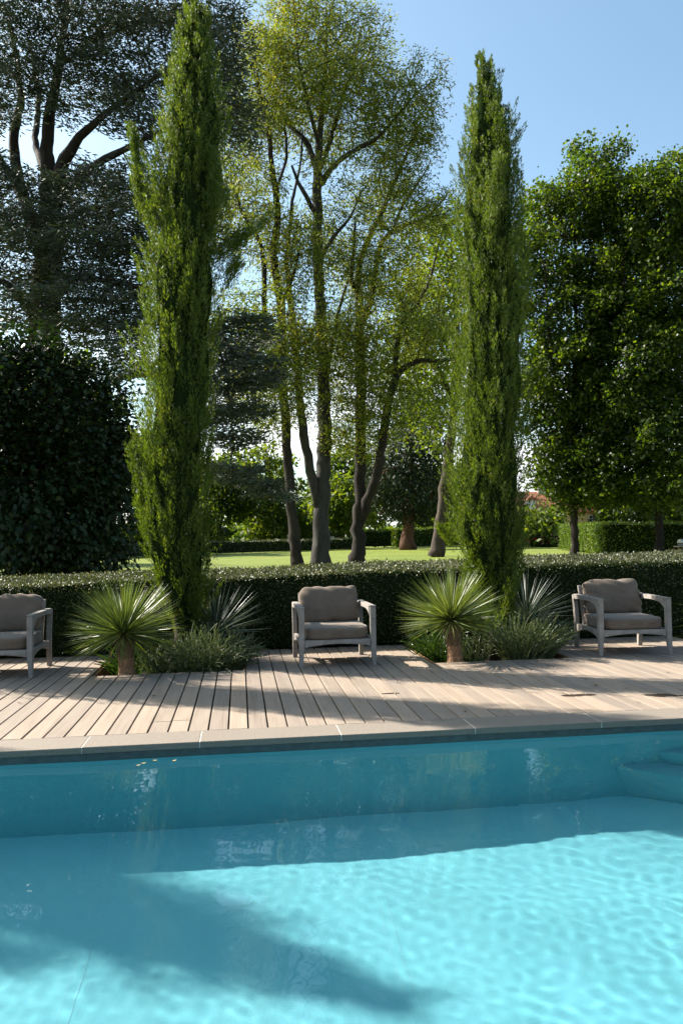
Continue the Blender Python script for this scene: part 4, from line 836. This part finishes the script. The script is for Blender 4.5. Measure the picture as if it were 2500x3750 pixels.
def armchair(label, loc, rz, seed):
    root = thing('armchair', label, 'armchair', loc, rz, 'teak armchairs along the hedge'); R = random.Random(seed); W, Dp, H = .856, .90, .65
    T = M['teak']; hw = W / 2
    for s in (-1, 1):
        # front leg: straight outer face, tapered inside below the rail
        def sq(z, wi, de): xo = s * hw; xi = s * (hw - wi); a, b = min(xo, xi), max(xo, xi); return [(a, 0, z), (b, 0, z), (b, de, z), (a, de, z)]
        MB().loft([sq(0, .040, .045), sq(.20, .056, .066), sq(.30, .060, .07), sq(.55, .060, .066), sq(H - .002, .060, .064)]).build('leg', T, root, bevel=.004)
        xa, xb = (s * hw - .052, s * hw) if s > 0 else (s * hw, s * hw + .052)
        def sl(y, z, de): return [(xa, y, z), (xb, y, z), (xb, y + de, z), (xa, y + de, z)]
        MB().loft([sl(Dp - .055, 0, .05), sl(Dp - .085, .22, .066), sl(Dp - .07, .42, .064), sl(Dp - .02, H + .0, .058)]).build('leg', T, root, bevel=.004)
        # arm with a curved bracket under its front end
        ys = [0.066, .10, .14, .20, .28, .40, .55, .70, .80, Dp - .015]; und = [.535, .562, .583, .598, .606, .610, .608, .604, .600, .592]
        xc, xd = (hw - .066, hw + .003) if s > 0 else (-hw - .003, -hw + .066)
        MB().loft([[(xc, y, u), (xd, y, u), (xd, y, H + .012), (xc, y, H + .012)] for y, u in zip([-.002] + ys, [H - .0] + und)] if False else [[(xc, y, u), (xd, y, u), (xd, y, H + .010), (xc, y, H + .010)] for y, u in zip(ys, und)]).build('arm', T, root, bevel=.004)
        MB().bbox((xc, -.004, H - .001), (xd, .0655, H + .010), .003).build('arm_end', T, root)
        # side rail, arched below
        ys = [.072, .15, .28, .42, .56, .70, Dp - .09]; und = [.19, .215, .24, .248, .24, .22, .20]
        xr = (hw - .05, hw - .012) if s > 0 else (-hw + .012, -hw + .05)
        MB().loft([[(xr[0], y, u), (xr[1], y, u), (xr[1], y, .29), (xr[0], y, .29)] for y, u in zip(ys, und)]).build('side_rail', T, root, bevel=.003)
        # back post
        xp = (hw - .125, hw - .08) if s > 0 else (-hw + .08, -hw + .125)
        MB().loft([[(xp[0], y, z_), (xp[1], y, z_), (xp[1], y + .04, z_), (xp[0], y + .04, z_)] for z_, y in ((.25, Dp - .14), (.5, Dp - .07), (.76, Dp + .02))]).build('back_post', T, root, bevel=.003)
    xs = np.linspace(-hw + .061, hw - .061, 11)
    MB().loft([[(x, .012, .215 + .034 * (1 - (x / (hw - .06)) ** 2)), (x, .012, .295), (x, .048, .295), (x, .048, .215 + .034 * (1 - (x / (hw - .06)) ** 2))] for x in xs]).build('front_rail', T, root, bevel=.003)
    MB().bbox((-hw + .055, Dp - .10, .22), (hw - .055, Dp - .065, .29), .003).build('back_rail', T, root)
    for k_ in range(6): MB().bbox((-hw + .052, .08 + k_ * .125, .262), (hw - .052, .15 + k_ * .125, .282), .003).build('seat_slat', T, root)
    for z_ in (.42, .56, .70):
        yy = float(np.interp(z_, (.25, .5, .76), (Dp - .14, Dp - .07, Dp + .02))); MB().bbox((-hw + .127, yy + .008, z_), (hw - .127, yy + .03, z_ + .055), .003).build('back_slat', T, root)
    def put(bm, name, mat4):
        bm.transform(mat4); me = bpy.data.meshes.new(name); bm.to_mesh(me); bm.free(); me.materials.append(M['fabric']); me.polygons.foreach_set('use_smooth', [True] * len(me.polygons)); return link(name, me, root)
    put(cushion(.728, .79, .155, seed, .012, .005, .10), 'seat_cushion', Matrix.Translation((0, .425, .362)))
    put(cushion(.70 + R.uniform(-.01, .02), .43, .17, seed + 1, .0, .023, .30), 'back_cushion', Matrix.Translation((R.uniform(-.01, .01), .725, .625)) @ Matrix.Rotation(R.uniform(-.02, .02), 4, 'Y') @ Matrix.Rotation(math.radians(69), 4, 'X'))
    return root
armchair('taupe cushioned teak armchair in the middle, its back cushion half sunlit', (1.061, 8.75, .001), math.radians(1.0), 41)
armchair('taupe cushioned teak armchair on the right, standing beside the upright rosemary', (4.52, 8.74, .001), math.radians(-5), 43)
armchair('taupe cushioned teak armchair cut off by the left picture edge', (-2.60, 8.77, .001), math.radians(0), 47)

# ------------------------------------------------------------------ small things
for i, (x, y, a, lab) in enumerate(((-.69, 5.50, .3, 'lowest of the yellow leaves afloat near the coping'), (-.66, 5.545, .1, 'yellow leaf afloat touching the lowest one'), (-.59, 5.60, -.1, 'yellow leaf afloat in the middle of the row'), (-.46, 5.57, .5, 'rightmost yellow leaf afloat near the coping'), (-.86, 5.70, .2, 'dark leaf afloat right under the coping'))):
    b = MB(); n_ = 8; L_ = .036; V = [(L_ * (t / n_ - .5), s * .0075 * math.sin(math.pi * (t + .15) / (n_ + .3)), .003 * (2 * (t / n_ - .5)) ** 2) for t in range(n_ + 1) for s in (-1, 1)]
    b.add(V, [(2 * t, 2 * t + 2, 2 * t + 3, 2 * t + 1) for t in range(n_)])
    o = b.build('floating_leaf', M['straw'] if i == 4 else M['petal']); o.location = (x, y, WZ + .004); o.rotation_euler = (0, 0, a); tag(o, lab, 'leaf', 'leaves floating on the pool')
lf_me = None
rl = random.Random(77)
for i in range(22):                               # dry leaves blown onto the boards
    x = rl.uniform(-2.6, 5.0); y = rl.choice((rl.uniform(6.1, 8.6), rl.uniform(7.6, 8.7)))
    if lf_me is None:
        b = MB(); V = [(.045 * (t / 6 - .5), s_ * .012 * math.sin(math.pi * (t + .2) / 6.4), .006 * (2 * (t / 6 - .5)) ** 2 + .003 * abs(s_)) for t in range(7) for s_ in (-1, 1)]
        b.add(V, [(2 * t, 2 * t + 2, 2 * t + 3, 2 * t + 1) for t in range(6)]); lf_me = pymesh('fallen_leaf', b.v, b.f, M['litter'])
    o = link('fallen_leaf', lf_me); o.location = (x, y, .003); o.rotation_euler = (rl.uniform(-.15, .15), 0, rl.uniform(0, 6.28)); k_ = rl.uniform(.5, 1.1); o.scale = (k_, k_, k_)
    tag(o, 'small dry brown leaf lying on the deck boards', 'leaf', 'fallen leaves on the deck')
# barbecue cart on the lawn at the right edge
gp = P(1563, 1240, 35); g0 = thing('grill_cart', 'steel-lidded barbecue on a wooden cart at the right edge', 'barbecue', (gp[0] + .35, 35, -.03))
MB().bbox((-.62, -.25, .80), (.55, .25, .85), .005).build('shelf', M['wood'], g0)
for a in (-.36, .36):
    for b in (-.2, .2): MB().box((a - .03, b - .03, 0), (a + .03, b + .03, .799)).build('leg', M['wood'], g0)
MB().bbox((-.40, -.23, .851), (.40, .23, .98), .01).build('fire_box', M['recess'], g0)
MB().loft([[(-.43, y, z) , (.43, y, z), (.43, y, z + .001), (-.43, y, z + .001)] for y, z in ((-.25, .985), (.25, .985))]).build('rim', M['steel'], g0)
MB().loft([[(x, .24 * math.cos(t), 1.0 + .17 * math.sin(t)) for t in np.linspace(0, math.pi, 9)] for x in (-.42, .42)]).build('lid', M['steel'], g0)
MB().tube([(-.25, -.28, 1.06), (.25, -.28, 1.06)], .012, 8).build('handle', M['wood'], g0)
# tiled house behind the right trees
hx, hy_ = 50.5, 124
hs = thing('tiled_house', 'ochre house with terracotta roof behind the right hedge', 'house', (hx, hy_, 0)); w2, d2, ev, rg = 8.0, 4.5, 5.2, 8.6
MB().box((-w2, -d2, -.05), (w2, d2, ev)).build('wall', M['ochre'], hs)
rf = MB().add([(-w2 - .4, -d2 - .5, ev - .1), (w2 + .4, -d2 - .5, ev - .1), (w2 + .4, d2 + .5, ev - .1), (-w2 - .4, d2 + .5, ev - .1), (-w2 + 2.2, 0, rg), (w2 - 2.2, 0, rg)], [(0, 1, 5, 4), (1, 2, 5), (2, 3, 4, 5), (3, 0, 4), (3, 2, 1, 0)]).build('roof', M['roof'], hs)
MB().box((-2.6, -.5, 7.8), (-1.6, .5, 9.9)).build('chimney', M['stonewall'], rf)
for i in range(9): MB().box((-w2 - .4 + i * 0 + .2, -d2 - .5 + i * .55, ev - .05 + i * .36), (w2 + .2 - .2, -d2 - .44 + i * .55, ev + .05 + i * .36)).build('tile_course', M['roof'], rf)
MB().box((-w2 - .2, -d2 - .3, ev - .35), (w2 + .2, -d2 - .01, ev - .12)).build('cornice', M['roof'], hs)
for xw in (-6.2, -4.0, -1.2, 1.6, 4.6, 6.4):
    for zw in (.9, 3.0):
        f_ = MB().box((xw - .55, -d2 - .04, zw), (xw + .55, -d2 - .002, zw + 1.5)).build('window', M['white'], hs)
        for a in (-.48, .03):
            for b in (.06, .55, 1.03): MB().box((xw + a, -d2 - .06, zw + b), (xw + a + .45, -d2 - .041, zw + b + .42)).build('pane', M['glass'], f_)
dm = MB().box((-5.9, -4.3, 5.6), (-4.5, -2.2, 7.0)).build('dormer', M['white'], hs); MB().add([(-6.1, -4.5, 7.0), (-4.3, -4.5, 7.0), (-5.2, -4.5, 7.8), (-6.1, -1.5, 7.0), (-4.3, -1.5, 7.0), (-5.2, -1.5, 7.8)], [(0, 1, 2), (3, 5, 4), (0, 2, 5, 3), (1, 4, 5, 2), (0, 3, 4, 1)]).build('dormer_roof', M['roof'], dm)
# garden shed between the robinia trunks
sp_ = P(765, 1220, 132); sh = thing('garden_shed', 'small pale shed with dark doorway between the robinia trunks', 'shed', (sp_[0], 132, 0))
MB().box((-1.7, -1.5, -.05), (1.7, 1.5, 3.2)).build('wall', M['stonewall'], sh); MB().add([(-1.9, -1.8, 3.2), (1.9, -1.8, 3.2), (0, -1.8, 4.4), (-1.9, 1.8, 3.2), (1.9, 1.8, 3.2), (0, 1.8, 4.4)], [(0, 1, 2), (3, 5, 4), (0, 2, 5, 3), (1, 4, 5, 2), (0, 3, 4, 1)]).build('roof', M['roof'], sh)
MB().box((-.5, -1.53, 0), (.6, -1.502, 2.6)).build('door', M['darkdoor'], sh)  # dark panel paints in the shade of the open doorway
wl_ = P(752, 1225, 119); tag(MB().box((0, 0, -.05), (1.0, .3, 1.9)).build('white_wall', M['white']), 'short white wall end beside the middle robinia trunk', 'wall').location = (wl_[0], 119, 0)
# rose bed by the right hedge
fp = G(1965, 2004)
rb = thing('rose_bush', 'low rose bush with red and pink flowers left of the sunlit hedge', 'rose bush', (fp[0], fp[1], 0))
c_ = RN.normal(size=(2600, 3)) * (1.5, .5, .35) + (1.2, 0, .75); c_[:, 2] = np.abs(c_[:, 2]); V, F = cards(c_, RN.normal(size=c_.shape), .22, .14); crown_obj('foliage', V, F, M['bush'], rb)
for mt, n_ in (('red', 26), ('pink', 34)):
    c_ = RN.normal(size=(n_, 3)) * (1.2, .3, .25) + ((-.1, -.5, 1.05) if mt == 'red' else (1.2, -.5, .95)); V, F = [], []
    for q in c_:
        b0 = len(V); V += [q + np.array(p_) * .12 for p_ in ((1, 0, 0), (0, 1, 0), (-1, 0, 0), (0, -1, 0), (0, 0, 1), (0, 0, -1))]; F += [(b0 + a, b0 + b, b0 + c) for a, b, c in ((0, 1, 4), (1, 2, 4), (2, 3, 4), (3, 0, 4), (1, 0, 5), (2, 1, 5), (3, 2, 5), (0, 3, 5))]
    o = link(mt + '_flowers', pymesh('flowers', V, F, M[mt]), rb); o['kind'] = 'stuff'
